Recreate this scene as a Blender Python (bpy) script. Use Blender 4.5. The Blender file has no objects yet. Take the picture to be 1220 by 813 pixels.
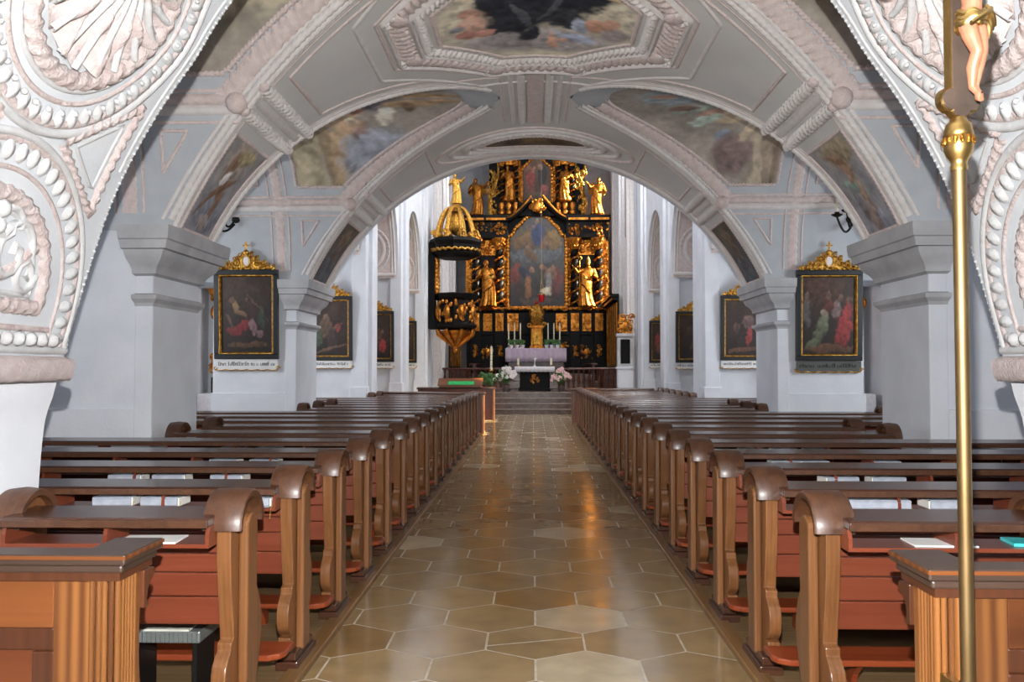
import bpy, math, random
import numpy as np
from mathutils import Vector, Matrix
PI = math.pi
random.seed(7); rng = np.random.default_rng(7)
sc = bpy.context.scene
COL = sc.collection
def rad(a): return math.radians(a)

# ---------------------------------------------------------------- camera
EYE = np.array([0.0, 0.0, 1.55]); FPX = 985.0
YAW, PIT = rad(1.454), rad(1.832)
cam = bpy.data.cameras.new('camera'); cam.sensor_width = 36; cam.lens = FPX / 1220 * 36; cam.clip_start = .05
camo = bpy.data.objects.new('camera', cam); COL.objects.link(camo)
camo.location = EYE; camo.rotation_euler = (PI / 2 + PIT, 0, YAW); sc.camera = camo

# ---------------------------------------------------------------- view, world, lights
sc.view_settings.view_transform = 'Standard'; sc.view_settings.look = 'None'
sc.view_settings.exposure = 0.0; sc.view_settings.gamma = 1; sc.view_settings.use_curve_mapping = False
sc.cycles.use_denoising = True; sc.cycles.max_bounces = 7; sc.cycles.diffuse_bounces = 4
sc.cycles.sample_clamp_indirect = 6
W = bpy.data.worlds.new('sky'); sc.world = W; W.use_nodes = True
W.node_tree.nodes['Background'].inputs[0].default_value = (.62, .78, 1, 1)
W.node_tree.nodes['Background'].inputs[1].default_value = .8
FLASH, SUN, WIN, CLER, CHOIR = 390, 46, 48, 230, 95
def area(name, loc, direction, sx, sy, power, color=(1, 1, 1), spread=None):
    l = bpy.data.lights.new(name, 'AREA'); l.shape = 'RECTANGLE'; l.size = sx; l.size_y = sy
    l.energy = power; l.color = color
    if spread: l.spread = spread
    o = bpy.data.objects.new(name, l); COL.objects.link(o); o.location = loc
    o.rotation_euler = Vector(direction).to_track_quat('-Z', 'Y').to_euler(); return o
fd = (-math.sin(YAW), math.cos(YAW), math.sin(PIT) + .22)
area('camera_flash', (0.0, .06, 1.55 + .29), fd, .035, .025, FLASH, (1, .985, .97))
sun = bpy.data.lights.new('sun', 'SUN'); sun.energy = SUN; sun.angle = rad(.53); sun.color = (1, .86, .66)
suno = bpy.data.objects.new('sun', sun); COL.objects.link(suno)
SUND = Vector((-.85, .06, -.42)); suno.rotation_euler = SUND.to_track_quat('-Z', 'Y').to_euler(); suno.location = (12, 20, 14)
DAY = (.93, .965, 1.0)

# ---------------------------------------------------------------- mesh helpers
class MB:
    def __init__(s): s.v = []; s.f = []; s.n = 0; s.c = []; s.uc = False
    def add(s, vs, fs, col=None):
        vs = np.asarray(vs, float).reshape(-1, 3); b = s.n
        s.v.append(vs); s.n += len(vs)
        s.f.extend([tuple(b + i for i in f) for f in fs])
        if col is not None:
            s.uc = True; col = np.asarray(col, float)
            if col.ndim == 1: col = np.tile(col, (len(vs), 1))
            s.c.append(col)
        else: s.c.append(np.ones((len(vs), 3)))
        return s
    def box(s, x0, x1, y0, y1, z0, z1, col=None):
        x0, x1 = min(x0, x1), max(x0, x1); y0, y1 = min(y0, y1), max(y0, y1)
        v = [(x, y, z) for z in (z0, z1) for y in (y0, y1) for x in (x0, x1)]
        return s.add(v, [(0, 2, 3, 1), (4, 5, 7, 6), (0, 1, 5, 4), (2, 6, 7, 3), (0, 4, 6, 2), (1, 3, 7, 5)], col)
    def grid(s, P, closed_u=False, closed_v=False, col=None, flip=False):
        P = np.asarray(P, float); nu, nv = P.shape[:2]; f = []
        for i in range(nu if closed_u else nu - 1):
            for j in range(nv if closed_v else nv - 1):
                a, b, c, d = i * nv + j, ((i + 1) % nu) * nv + j, ((i + 1) % nu) * nv + (j + 1) % nv, i * nv + (j + 1) % nv
                f.append((a, d, c, b) if flip else (a, b, c, d))
        if col is not None: col = np.asarray(col, float); col = col.reshape(-1, 3) if col.ndim == 3 else col
        return s.add(P.reshape(-1, 3), f, col)
    def tube(s, pts, r, n=8, caps=True, col=None):
        pts = np.asarray(pts, float); m = len(pts); r = np.broadcast_to(np.asarray(r, float), (m,))
        t = np.gradient(pts, axis=0); t /= np.linalg.norm(t, axis=1)[:, None] + 1e-9
        up = np.array([0, 0, 1.]) if abs(t[0][2]) < .9 else np.array([1., 0, 0])
        a = np.cross(t[0], up); a /= np.linalg.norm(a); P = []
        for i in range(m):
            a = a - t[i] * a.dot(t[i]); a /= np.linalg.norm(a) + 1e-9; b = np.cross(t[i], a)
            th = np.linspace(0, 2 * PI, n, endpoint=False)
            P.append(pts[i] + r[i] * (np.cos(th)[:, None] * a + np.sin(th)[:, None] * b))
        base = s.n; s.grid(np.array(P), closed_v=True, col=col, flip=True)
        if caps: s.f.append(tuple(base + j for j in range(n))); s.f.append(tuple(base + (m - 1) * n + n - 1 - j for j in range(n)))
        return s
    def lathe(s, prof, c=(0, 0, 0), n=20, axis='z', sx=1, sy=1, col=None, mod=None):
        th = np.linspace(0, 2 * PI, n, endpoint=False); P = []
        for r, z in prof:
            rr = r * (mod(th, z) if mod else 1)
            P.append(np.stack([c[0] + sx * rr * np.cos(th), c[1] + sy * rr * np.sin(th), np.full(n, c[2] + z)], 1))
        return s.grid(np.array(P), closed_v=True, col=col, flip=True)
    def ball(s, c, rx, ry=None, rz=None, nu=8, nv=6, R=None, col=None):
        ry = ry or rx; rz = rz or rx
        ph = np.linspace(.001, PI - .001, nv); th = np.linspace(0, 2 * PI, nu, endpoint=False)
        P = np.stack([rx * np.sin(ph)[:, None] * np.cos(th), ry * np.sin(ph)[:, None] * np.sin(th), np.repeat(rz * np.cos(ph)[:, None], nu, 1)], 2)
        if R is not None: P = P @ np.asarray(R).T
        return s.grid(P + np.asarray(c, float), closed_v=True, col=col)
    def prism(s, poly, d0, d1, fr):                     # polygon (u,v) extruded along w: fr(u,v,w)->xyz
        n = len(poly); v = [fr(u, w_, d) for d in (d0, d1) for u, w_ in poly]
        f = [tuple(range(n)), tuple(range(2 * n - 1, n - 1, -1))] + [(i, i + n, (i + 1) % n + n, (i + 1) % n) for i in range(n)]
        return s.add(v, f)
    def build(s, name, mat=None, parent=None, smooth=True, angle=38, loc=None):
        me = bpy.data.meshes.new(name)
        V = np.concatenate(s.v) if s.v else np.zeros((0, 3))
        me.from_pydata(V.tolist(), [], s.f); me.validate(); me.update()
        import bmesh
        bm = bmesh.new(); bm.from_mesh(me); bmesh.ops.recalc_face_normals(bm, faces=bm.faces); bm.to_mesh(me); bm.free()
        if s.uc:
            at = me.color_attributes.new('Col', 'FLOAT_COLOR', 'POINT')
            C = np.concatenate([np.concatenate(s.c), np.ones((s.n, 1))], 1)
            at.data.foreach_set('color', C.astype('f').ravel())
        if smooth:
            me.polygons.foreach_set('use_smooth', [True] * len(me.polygons)); me.set_sharp_from_angle(angle=rad(angle))
        if mat: me.materials.append(mat)
        o = bpy.data.objects.new(name, me); COL.objects.link(o)
        if parent: o.parent = parent
        if loc: o.location = loc
        return o
def bevel(o, w=.006, seg=2):
    m = o.modifiers.new('bevel', 'BEVEL'); m.width = w; m.segments = seg; m.limit_method = 'ANGLE'; m.angle_limit = rad(40); return o
def tag(o, label=None, cat=None, group=None, kind=None):
    if label: o['label'] = label
    if cat: o['category'] = cat
    if group: o['group'] = group
    if kind: o['kind'] = kind
    return o
def empty(name, loc=(0, 0, 0), rz=0):
    o = bpy.data.objects.new(name, None); COL.objects.link(o); o.location = loc; o.rotation_euler = (0, 0, rz); o.empty_display_size = .1; return o
def copy_tree(o, parent=None):
    c = o.copy(); COL.objects.link(c)
    if parent: c.parent = parent
    for ch in list(o.children): copy_tree(ch, c)
    return c
def lin(c):
    c = np.asarray(c, float) / 255; return np.where(c <= .04045, c / 12.92, ((c + .055) / 1.055) ** 2.4)

# ---------------------------------------------------------------- materials
def newmat(name):
    m = bpy.data.materials.new(name); m.use_nodes = True; return m, m.node_tree.nodes, m.node_tree.links, m.node_tree.nodes['Principled BSDF']
def mat(name, c1, c2=None, rough=.6, metal=0, scale=6, bump=0, bscale=40, spec=.5, emis=None, coat=0):
    m, N, L, B = newmat(name); a = [*lin(c1), 1]
    B.inputs['Roughness'].default_value = rough; B.inputs['Metallic'].default_value = metal; B.inputs['Specular IOR Level'].default_value = spec
    B.inputs['Coat Weight'].default_value = coat
    tc = N.new('ShaderNodeTexCoord')
    if c2 is not None:
        n = N.new('ShaderNodeTexNoise'); n.inputs['Scale'].default_value = scale; n.inputs['Detail'].default_value = 5
        L.new(tc.outputs['Object'], n.inputs['Vector']); r = N.new('ShaderNodeValToRGB')
        r.color_ramp.elements[0].position = .35; r.color_ramp.elements[1].position = .65
        r.color_ramp.elements[0].color = a; r.color_ramp.elements[1].color = [*lin(c2), 1]
        L.new(n.outputs['Fac'], r.inputs[0]); L.new(r.outputs[0], B.inputs['Base Color'])
    else: B.inputs['Base Color'].default_value = a
    if bump:
        n = N.new('ShaderNodeTexNoise'); n.inputs['Scale'].default_value = bscale; n.inputs['Detail'].default_value = 4
        L.new(tc.outputs['Object'], n.inputs['Vector']); b = N.new('ShaderNodeBump'); b.inputs['Strength'].default_value = bump; b.inputs['Distance'].default_value = .02
        L.new(n.outputs['Fac'], b.inputs['Height']); L.new(b.outputs[0], B.inputs['Normal'])
    if emis:
        B.inputs['Emission Color'].default_value = a; B.inputs['Emission Strength'].default_value = emis
    return m
def wood(name, c1, c2, axis, rough=.32, scale=1.0, coat=.15, wave=.3):
    m, N, L, B = newmat(name); tc = N.new('ShaderNodeTexCoord'); mp = N.new('ShaderNodeMapping'); oi = N.new('ShaderNodeObjectInfo')
    s = [34 * scale] * 3; s['xyz'.index(axis)] = 1.6 * scale
    mp.inputs['Scale'].default_value = s
    add = N.new('ShaderNodeVectorMath'); L.new(tc.outputs['Object'], add.inputs[0])
    mul = N.new('ShaderNodeMath'); mul.operation = 'MULTIPLY'; mul.inputs[1].default_value = 9; L.new(oi.outputs['Random'], mul.inputs[0]); L.new(mul.outputs[0], add.inputs[1])
    L.new(add.outputs[0], mp.inputs[0])
    n = N.new('ShaderNodeTexNoise'); n.inputs['Scale'].default_value = 1; n.inputs['Detail'].default_value = 5; n.inputs['Distortion'].default_value = .6
    L.new(mp.outputs[0], n.inputs['Vector'])
    w = N.new('ShaderNodeTexWave'); w.inputs['Scale'].default_value = .5; w.inputs['Distortion'].default_value = 5; w.inputs['Detail'].default_value = 2; w.inputs['Detail Scale'].default_value = .5
    w.bands_direction = {'x': 'Y', 'y': 'X', 'z': 'X'}[axis]; L.new(mp.outputs[0], w.inputs['Vector'])
    mx = N.new('ShaderNodeMath'); mx.operation = 'MULTIPLY_ADD'; mx.inputs[1].default_value = wave; L.new(w.outputs['Fac'], mx.inputs[0]); 
    ms = N.new('ShaderNodeMath'); ms.operation = 'MULTIPLY'; ms.inputs[1].default_value = 1.0 - wave; L.new(n.outputs['Fac'], ms.inputs[0]); L.new(ms.outputs[0], mx.inputs[2])
    r = N.new('ShaderNodeValToRGB'); r.color_ramp.elements[0].position = .25; r.color_ramp.elements[1].position = .75
    r.color_ramp.elements[0].color = [*lin(c2), 1]; r.color_ramp.elements[1].color = [*lin(c1), 1]; L.new(mx.outputs[0], r.inputs[0])
    hs = N.new('ShaderNodeHueSaturation'); L.new(r.outputs[0], hs.inputs['Color'])
    mr = N.new('ShaderNodeMapRange'); mr.inputs['To Min'].default_value = .84; mr.inputs['To Max'].default_value = 1.14; L.new(oi.outputs['Random'], mr.inputs[0]); L.new(mr.outputs[0], hs.inputs['Value'])
    L.new(hs.outputs[0], B.inputs['Base Color'])
    B.inputs['Roughness'].default_value = rough; B.inputs['Coat Weight'].default_value = coat; B.inputs['Coat Roughness'].default_value = .2
    b = N.new('ShaderNodeBump'); b.inputs['Strength'].default_value = .12; b.inputs['Distance'].default_value = .004; L.new(mx.outputs[0], b.inputs['Height']); L.new(b.outputs[0], B.inputs['Normal'])
    return m
def colmat(name, rough=.6, spec=.4, noise=.12, nscale=8, bump=0, metal=0):
    m, N, L, B = newmat(name); a = N.new('ShaderNodeAttribute'); a.attribute_name = 'Col'
    n = N.new('ShaderNodeTexNoise'); n.inputs['Scale'].default_value = nscale; n.inputs['Detail'].default_value = 6
    tc = N.new('ShaderNodeTexCoord'); L.new(tc.outputs['Object'], n.inputs['Vector'])
    mr = N.new('ShaderNodeMapRange'); mr.inputs['From Min'].default_value = .3; mr.inputs['From Max'].default_value = .7; mr.inputs['To Min'].default_value = 1 - noise; mr.inputs['To Max'].default_value = 1 + noise
    L.new(n.outputs['Fac'], mr.inputs[0]); mx = N.new('ShaderNodeVectorMath'); mx.operation = 'MULTIPLY'
    L.new(a.outputs['Color'], mx.inputs[0]); L.new(mr.outputs[0], mx.inputs[1]); L.new(mx.outputs[0], B.inputs['Base Color'])
    B.inputs['Roughness'].default_value = rough; B.inputs['Specular IOR Level'].default_value = spec; B.inputs['Metallic'].default_value = metal
    if bump:
        b = N.new('ShaderNodeBump'); b.inputs['Strength'].default_value = bump; L.new(n.outputs['Fac'], b.inputs['Height']); L.new(b.outputs[0], B.inputs['Normal'])
    return m, N, L, B
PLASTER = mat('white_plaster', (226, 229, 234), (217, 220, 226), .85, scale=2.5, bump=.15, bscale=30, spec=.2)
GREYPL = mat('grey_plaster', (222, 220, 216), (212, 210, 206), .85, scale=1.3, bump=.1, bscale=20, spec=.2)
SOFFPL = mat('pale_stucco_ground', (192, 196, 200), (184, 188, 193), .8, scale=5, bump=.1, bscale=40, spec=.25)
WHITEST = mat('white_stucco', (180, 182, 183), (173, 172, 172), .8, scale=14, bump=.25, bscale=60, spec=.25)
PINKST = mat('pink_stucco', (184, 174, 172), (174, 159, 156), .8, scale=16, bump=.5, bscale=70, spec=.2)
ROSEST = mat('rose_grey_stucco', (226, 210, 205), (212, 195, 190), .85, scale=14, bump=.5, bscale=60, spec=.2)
PALEST = mat('pale_grey_stucco', (228, 223, 219), (218, 211, 207), .85, scale=10, bump=.2, bscale=60, spec=.2)
PIERGR = mat('grey_stone_plaster', (196, 196, 197), (178, 178, 180), .8, scale=3.5, bump=.15, bscale=25, spec=.25)
W_END = wood('tan_brown_wood', (129, 86, 51), (97, 61, 34), 'z', wave=.12)
W_DARK = wood('dark_brown_wood', (80, 48, 32), (55, 31, 21), 'x', .27, coat=.4, wave=.08)
W_CAP = wood('cap_brown_wood', (88, 56, 36), (62, 38, 25), 'y', .4, coat=.1, wave=.06)
W_RED = wood('reddish_plank_wood', (120, 60, 38), (103, 46, 27), 'x', .36, wave=.14)
W_KNEEL = wood('orange_red_wood', (148, 68, 36), (118, 51, 27), 'x', .32, wave=.1)
W_PINEV = wood('orange_pine_upright', (136, 88, 46), (82, 46, 22), 'z', .32, .4, wave=.34)
W_PINEH = wood('orange_pine_rail', (128, 74, 36), (78, 41, 19), 'x', .32, .4, wave=.36)
W_PANEL = wood('brown_panel_wood', (87, 49, 30), (66, 36, 21), 'z', .3, .5, wave=.15)
W_PANEH = wood('red_brown_panel', (112, 59, 30), (82, 40, 20), 'x', .3, .45, wave=.3)
W_TOP = wood('worn_dark_top', (70, 52, 42), (52, 38, 30), 'x', .45, coat=.1, wave=.06)
W_FLOOR = wood('platform_boards', (139, 112, 78), (106, 84, 55), 'x', .5, .35, coat=0, wave=.15)
W_KERB = wood('kerb_wood', (139, 103, 61), (106, 76, 44), 'y', .4, .6, wave=.15)
GOLD = mat('gilded', (214, 142, 60), (150, 90, 32), .36, 1, scale=9, bump=.6, bscale=26)
GOLDP = mat('bright_gilt_carving', (226, 176, 84), (160, 108, 40), .32, 1, scale=18, bump=.7, bscale=55)
BRASS = mat('brass', (186, 156, 98), (164, 132, 78), .36, 1, scale=12)
BRASSD = mat('aged_brass', (138, 116, 82), (118, 96, 64), .52, 1, scale=3)
BLACK = mat('black_lacquer', (9, 8, 8), (16, 13, 12), .5, scale=4, spec=.15)
BLACKF = mat('black_frame', (22, 22, 23), (30, 29, 29), .4, scale=8)
IRON = mat('dark_iron', (34, 32, 30), None, .5, .6)
MARBLE = mat('mottled_marble', (92, 70, 62), (58, 48, 46), .3, scale=3)
LINEN = mat('white_linen', (236, 234, 238), (220, 216, 224), .8, scale=30, bump=.3, bscale=80)
LACE = mat('lace_cloth', (214, 196, 208), (188, 164, 184), .85, scale=40, bump=.5, bscale=90)
WAX = mat('candle_wax', (240, 228, 196), None, .5)
PAPER = mat('white_paper', (240, 240, 238), None, .7)
BOOKC = mat('grey_book_cover', (168, 174, 184), (150, 156, 168), .45, scale=20)
PAGES = mat('book_pages', (232, 230, 222), None, .8)
RIBR = mat('red_ribbon', (180, 60, 50), None, .6); RIBY = mat('yellow_ribbon', (222, 190, 90), None, .6)
TEAL = mat('teal_cover', (60, 196, 200), (90, 210, 212), .4, scale=20)
GREENC = mat('green_cloth', (30, 170, 84), (20, 140, 70), .7, scale=20)
HEATG = mat('grey_metal', (120, 126, 124), None, .4, .4); HEATW = mat('cream_enamel', (212, 214, 200), (190, 194, 180), .4, scale=12)
LEAF = mat('leaf_green', (54, 92, 44), (84, 124, 62), .6, scale=20)
PETAL = mat('white_petals', (244, 240, 236), (236, 222, 222), .7, scale=30)
PETALP = mat('pink_petals', (214, 160, 160), (236, 210, 206), .7, scale=30)
TREAD = mat('polished_lit_tread', (150, 132, 118), (124, 106, 94), .16, scale=6)  # lighter than the step stone: the glint of top-lit treads put into the colour
CROSSW = mat('dark_cross_wood', (74, 62, 54), (60, 50, 44), .4, scale=14)
STEP = mat('step_stone', (104, 84, 74), (80, 62, 54), .18, scale=5)
WOODA = wood('altar_rail_wood', (104, 52, 34), (58, 28, 20), 'x', .25)
GLASS = mat('window_daylight', (214, 230, 255), None, .3, emis=2.2)
SKIN = mat('carved_flesh', (158, 108, 82), (146, 95, 70), .45, scale=30)
SILVER = mat('silver', (200, 198, 192), None, .3, 1)
REDG = mat('ruby_glass', (170, 16, 22), None, .15)
OIL, *_ = colmat('oil_paint', .42, .4, .18, 14); FRES, *_ = colmat('fresco_paint', .9, .15, .14, 9)
LABELM, *_ = colmat('lettered_plaque', .6, .3, .04)
# tiles
TILE, N_, L_, B_ = colmat('polished_stone_tile', .22, .5, .16, 5)
n_ = N_.new('ShaderNodeTexNoise'); n_.inputs['Scale'].default_value = 3.2; n_.inputs['Detail'].default_value = 7
tc_ = N_.new('ShaderNodeTexCoord'); L_.new(tc_.outputs['Object'], n_.inputs['Vector'])
mr_ = N_.new('ShaderNodeMapRange'); mr_.inputs['From Min'].default_value = .35; mr_.inputs['From Max'].default_value = .7; mr_.inputs['To Min'].default_value = .11; mr_.inputs['To Max'].default_value = .24
L_.new(n_.outputs['Fac'], mr_.inputs[0]); L_.new(mr_.outputs[0], B_.inputs['Roughness'])
GROUT = mat('pale_grout', (206, 196, 178), (176, 164, 144), .7, scale=14)

# ---------------------------------------------------------------- painting helpers (pigment on a grid)
def vnoise(h, w, cells, seed):
    r = np.random.default_rng(seed); g = r.random((cells + 2, cells + 2))
    y = np.linspace(0, cells, h)[:, None]; x = np.linspace(0, cells, w)[None]
    i, j = np.floor(y).astype(int), np.floor(x).astype(int); fy, fx = y - i, x - j
    fy, fx = fy * fy * (3 - 2 * fy), fx * fx * (3 - 2 * fx)
    return (g[i, j] * (1 - fy) + g[i + 1, j] * fy) * (1 - fx) + (g[i, j + 1] * (1 - fy) + g[i + 1, j + 1] * fy) * fx
def paint(h, w, top, bot, strokes, seed=1, mottle=.25, sat=.78, gain=1.0):
    """strokes: (cx, cy, rx, ry, angle, colour) in unit coordinates, y up"""
    v = np.linspace(0, 1, h)[:, None]; u = np.linspace(0, 1, w)[None]
    U, V = np.broadcast_to(u, (h, w)), np.broadcast_to(v, (h, w))
    n1, n2 = vnoise(h, w, 9, seed) - .5, vnoise(h, w, 9, seed + 1) - .5
    n3 = .6 * (vnoise(h, w, 22, seed + 2) - .5) + .4 * (vnoise(h, w, 45, seed + 7) - .5); n4 = vnoise(h, w, 5, seed + 3) - .5
    C = lin(bot) * (1 - V[..., None]) + lin(top) * V[..., None]
    C = C * (1 + mottle * 1.6 * n4[..., None] + mottle * n3[..., None])
    for cx, cy, rx, ry, ang, col in strokes:
        a = rad(ang); dx, dy = U + .05 * n1 - cx, V + .05 * n2 - cy
        p, q = (dx * math.cos(a) + dy * math.sin(a)) / rx, (-dx * math.sin(a) + dy * math.cos(a)) / ry
        d = np.sqrt(p * p + q * q); k = np.clip((1.2 - d + .5 * n3) / .45, 0, 1); k = k * k * (3 - 2 * k)
        c = lin(col) * np.clip(1 + .45 * q * .6 + .9 * n3, .45, 1.6)[..., None]
        C = C * (1 - k[..., None]) + c * k[..., None]
    g = C.mean(2, keepdims=True); C = g + (C - g) * sat
    return np.clip(C * gain, .002, 1)
SK, RD, BL, GR, WH, DK, OC, BR = (186, 138, 104), (168, 40, 34), (70, 88, 128), (98, 112, 84), (206, 198, 190), (40, 32, 28), (176, 140, 84), (110, 78, 54)

# ---------------------------------------------------------------- camera ray onto the vault (used for tracing real surfaces)
CX = .03; R = 3.75; ZC = 1.27; LA = 1.815; ZS = 2.83; BH = 2.16; PP = 2.3; YC = [5.765, 10.435]; XS = 3.41; XO = 4.83
AS = math.asin(XS / R)
def gw(z):                                              # half width of a lunette at height z
    q = np.clip((np.asarray(z, float) - ZS) / BH, 0, 1); return LA * (1 - q ** PP) ** (1 / PP)
def lz(w):
    q = np.clip(np.abs(np.asarray(w, float)) / LA, 0, 1); return ZS + BH * (1 - q ** PP) ** (1 / PP)
def bz(X): return ZC + np.sqrt(R * R - np.asarray(X, float) ** 2)          # X relative to the axis
def B(X, Y, off=0.0):                                   # barrel point, off = distance into the room
    X = np.asarray(X, float); z = bz(X); n = np.stack([-X / R, np.zeros_like(X), -(z - ZC) / R], -1)
    return np.stack([X + CX, np.broadcast_to(Y, X.shape), z], -1) + off * n, n
def Lp(k, s, X, z, half=1, off=0.0):                    # lunette point at height z on half (+1 far), side s, distance X from axis
    X = np.asarray(X, float); z = np.broadcast_to(np.asarray(z, float), X.shape); w = gw(z) * half
    e = 1e-3; zz = np.clip(z, ZS + .02, ZS + BH - .004); dw = (gw(zz + e * .5) - gw(zz - e * .5)) / e * half
    n = np.stack([np.zeros_like(X), -np.ones_like(X) * half, dw * half], -1); n /= np.linalg.norm(n, axis=-1)[..., None]
    return np.stack([CX + s * X, YC[k] + w, z], -1) + off * n, n
def resample(P, ds):
    P = np.asarray(P, float); d = np.r_[0, np.cumsum(np.linalg.norm(np.diff(P, axis=0), axis=1))]; m = max(3, int(d[-1] / ds) + 1)
    t = np.linspace(0, d[-1], m); return np.stack([np.interp(t, d, P[:, i]) for i in range(P.shape[1])], 1)
def mould(mb, P, Nn, r, h=None, rope=0.0, lam=.07, ds=.02, n=5, closed=False, col=None):
    """half-round moulding lying on a surface; rope>0 twists it"""
    PN = resample(np.concatenate([P, Nn], 1), ds if rope else max(ds, .05)); P, Nn = PN[:, :3], PN[:, 3:]
    Nn = Nn / (np.linalg.norm(Nn, axis=1)[:, None] + 1e-9); t = np.gradient(P, axis=0); t /= np.linalg.norm(t, axis=1)[:, None] + 1e-9
    b = np.cross(Nn, t); s = np.r_[0, np.cumsum(np.linalg.norm(np.diff(P, axis=0), axis=1))]
    al = np.linspace(0, PI, n); h = h or r; Q = []
    for a in al:
        m = 1 + rope * np.sin(2 * PI * s / lam + 2.2 * a) if rope else np.ones(len(s))
        Q.append(P + (b * (math.cos(a) * r * m)[:, None] if False else b * (math.cos(a) * r * m)[:, None]) + Nn * ((math.sin(a) * h * m) - .004)[:, None])
    return mb.grid(np.array(Q), col=col)
def beads(mb, P, Nn, r, gap, ry=None, h=None):
    PN = resample(np.concatenate([P, Nn], 1), gap); P, Nn = PN[:, :3], PN[:, 3:]; t = np.gradient(P, axis=0); t /= np.linalg.norm(t, axis=1)[:, None] + 1e-9
    for i in range(len(P)):
        nn = Nn[i] / np.linalg.norm(Nn[i]); bb = np.cross(nn, t[i]); mb.ball(P[i], r, ry or r, h or r * .7, 7, 5, np.stack([t[i], bb, nn], 1))
def barc(pts, seg=24):                                  # polyline on the barrel through (X, Y)
    pts = np.asarray(pts, float); q = np.concatenate([np.linspace(pts[i], pts[i + 1], seg)[:-1] for i in range(len(pts) - 1)] + [pts[-1:]])
    return B(q[:, 0], q[:, 1])

# ================================================================ STRUCTURE
def struct(o, label=None): return tag(o, label, None, None, 'structure')
# ---- floor
m = MB(); m.box(-7, 7, -3.2, 38.5, -.3, -.0015); floor = struct(m.build('floor', GROUT))
HW, HP = .548, .438; m = MB(); ya = 4.73
for r_ in range(-18, 56):
    yc = ya + r_ * HP; x0 = .012 + (HW / 2 if r_ % 2 else 0)
    for k in range(-3, 4):
        xc = x0 + k * HW
        if xc - HW / 2 > 1.3 or xc + HW / 2 < -1.4: continue
        g = .006; w, t1, t2 = HW / 2 - g, HP / 3 - g * .5, HP * 2 / 3 - g
        b = 1 + .16 * (rng.random() - .5); c = lin((148, 124, 86)) * b * (np.array([1, 1.0, 1.08]) if rng.random() < .3 else 1)
        if rng.random() < .12: c = lin((182, 166, 136)) * b
        if rng.random() < .1: c = lin((134, 106, 66)) * b
        P = [(0, -t2), (w, -t1), (w, t1), (0, t2), (-w, t1), (-w, -t1)]
        if (r_, k) == (0, 0):                              # a tile cracked across
            m.add([(xc + px, yc + py, 0) for px, py in [(0, -t2), (w, -t1), (w, t1 * .5), (-w, -t1 * .6), (-w, -t1)]], [(0, 1, 2, 3, 4)], c)
            m.add([(xc + px, yc + py, 0) for px, py in [(w, t1 * .6), (w, t1), (0, t2), (-w, t1), (-w, -t1 * .5)]], [(0, 1, 2, 3, 4)], c * 1.05); continue
        m.add([(xc + px, yc + py, 0) for px, py in P], [tuple(range(6))], c)
o = m.build('stone_tiles', TILE, floor, smooth=False); tag(o, 'honey-grey hexagonal stone tiles with pale joints')
for s, nm in ((-1, 'left'), (1, 'right')):
    x0, x1 = (-1.235, -1.145) if s < 0 else (1.08, 1.17)
    m = MB(); m.box(x0, x1, 2.2, 22.6, -.01, .035); o = bevel(m.build('kerb_board', W_KERB, floor), .008)
    m = MB(); m.box(s * 6.75, x0 if s < 0 else x1, 2.0, 22.6, -.011, .02)
    o = m.build('platform_boards', W_FLOOR, floor)
# ---- vault
def patch(mb, X, Y): P, _ = B(X, Y); mb.grid(P)
u = np.linspace(-1, 1, 97); Xg = R * np.sin(u * AS); v = np.linspace(0, 1, 25)
XX = np.repeat(Xg[:, None], len(v), 1); G = gw(bz(XX))
m = MB()
patch(m, XX, 3.95 + (YC[0] - G - 3.95) * v)
patch(m, XX, (YC[0] + G) * (1 - v) + (YC[1] - G) * v)
patch(m, XX, (YC[1] + G) * (1 - v) + 13.4 * v)
ceil = struct(m.build('ceiling', GREYPL))
m = MB(); t = np.linspace(0, PI / 2, 40); zz = ZS + BH * np.sin(t) ** (2 / PP)
for k in (0, 1):
    for s in (-1, 1):
        for h in (-1, 1):
            xg = np.sqrt(np.maximum(R * R - (zz - ZC) ** 2, 0)); uu = np.linspace(0, 1, 6)
            X = xg[:, None] + (6.8 - xg[:, None]) * uu; P, _ = Lp(k, s, X, np.repeat(zz[:, None], 6, 1), h); m.grid(P)
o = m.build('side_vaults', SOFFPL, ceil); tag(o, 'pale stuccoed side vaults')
m = MB()                                                    # roof mass over the low vaults, so that no daylight leaks in
m.box(-7.2, 7.2, 1.9, 13.5, 5.3, 5.6); m.build('vault_backing', PLASTER, ceil)
for s in (-1, 1):
    m = MB()
    for y0, y1 in ((7.58, 8.62), (12.25, 13.4)): m.box(s * 4.84, s * 6.9, y0, y1, 2.85, 5.4)
    m.build('transverse_band', PLASTER, ceil)
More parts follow.
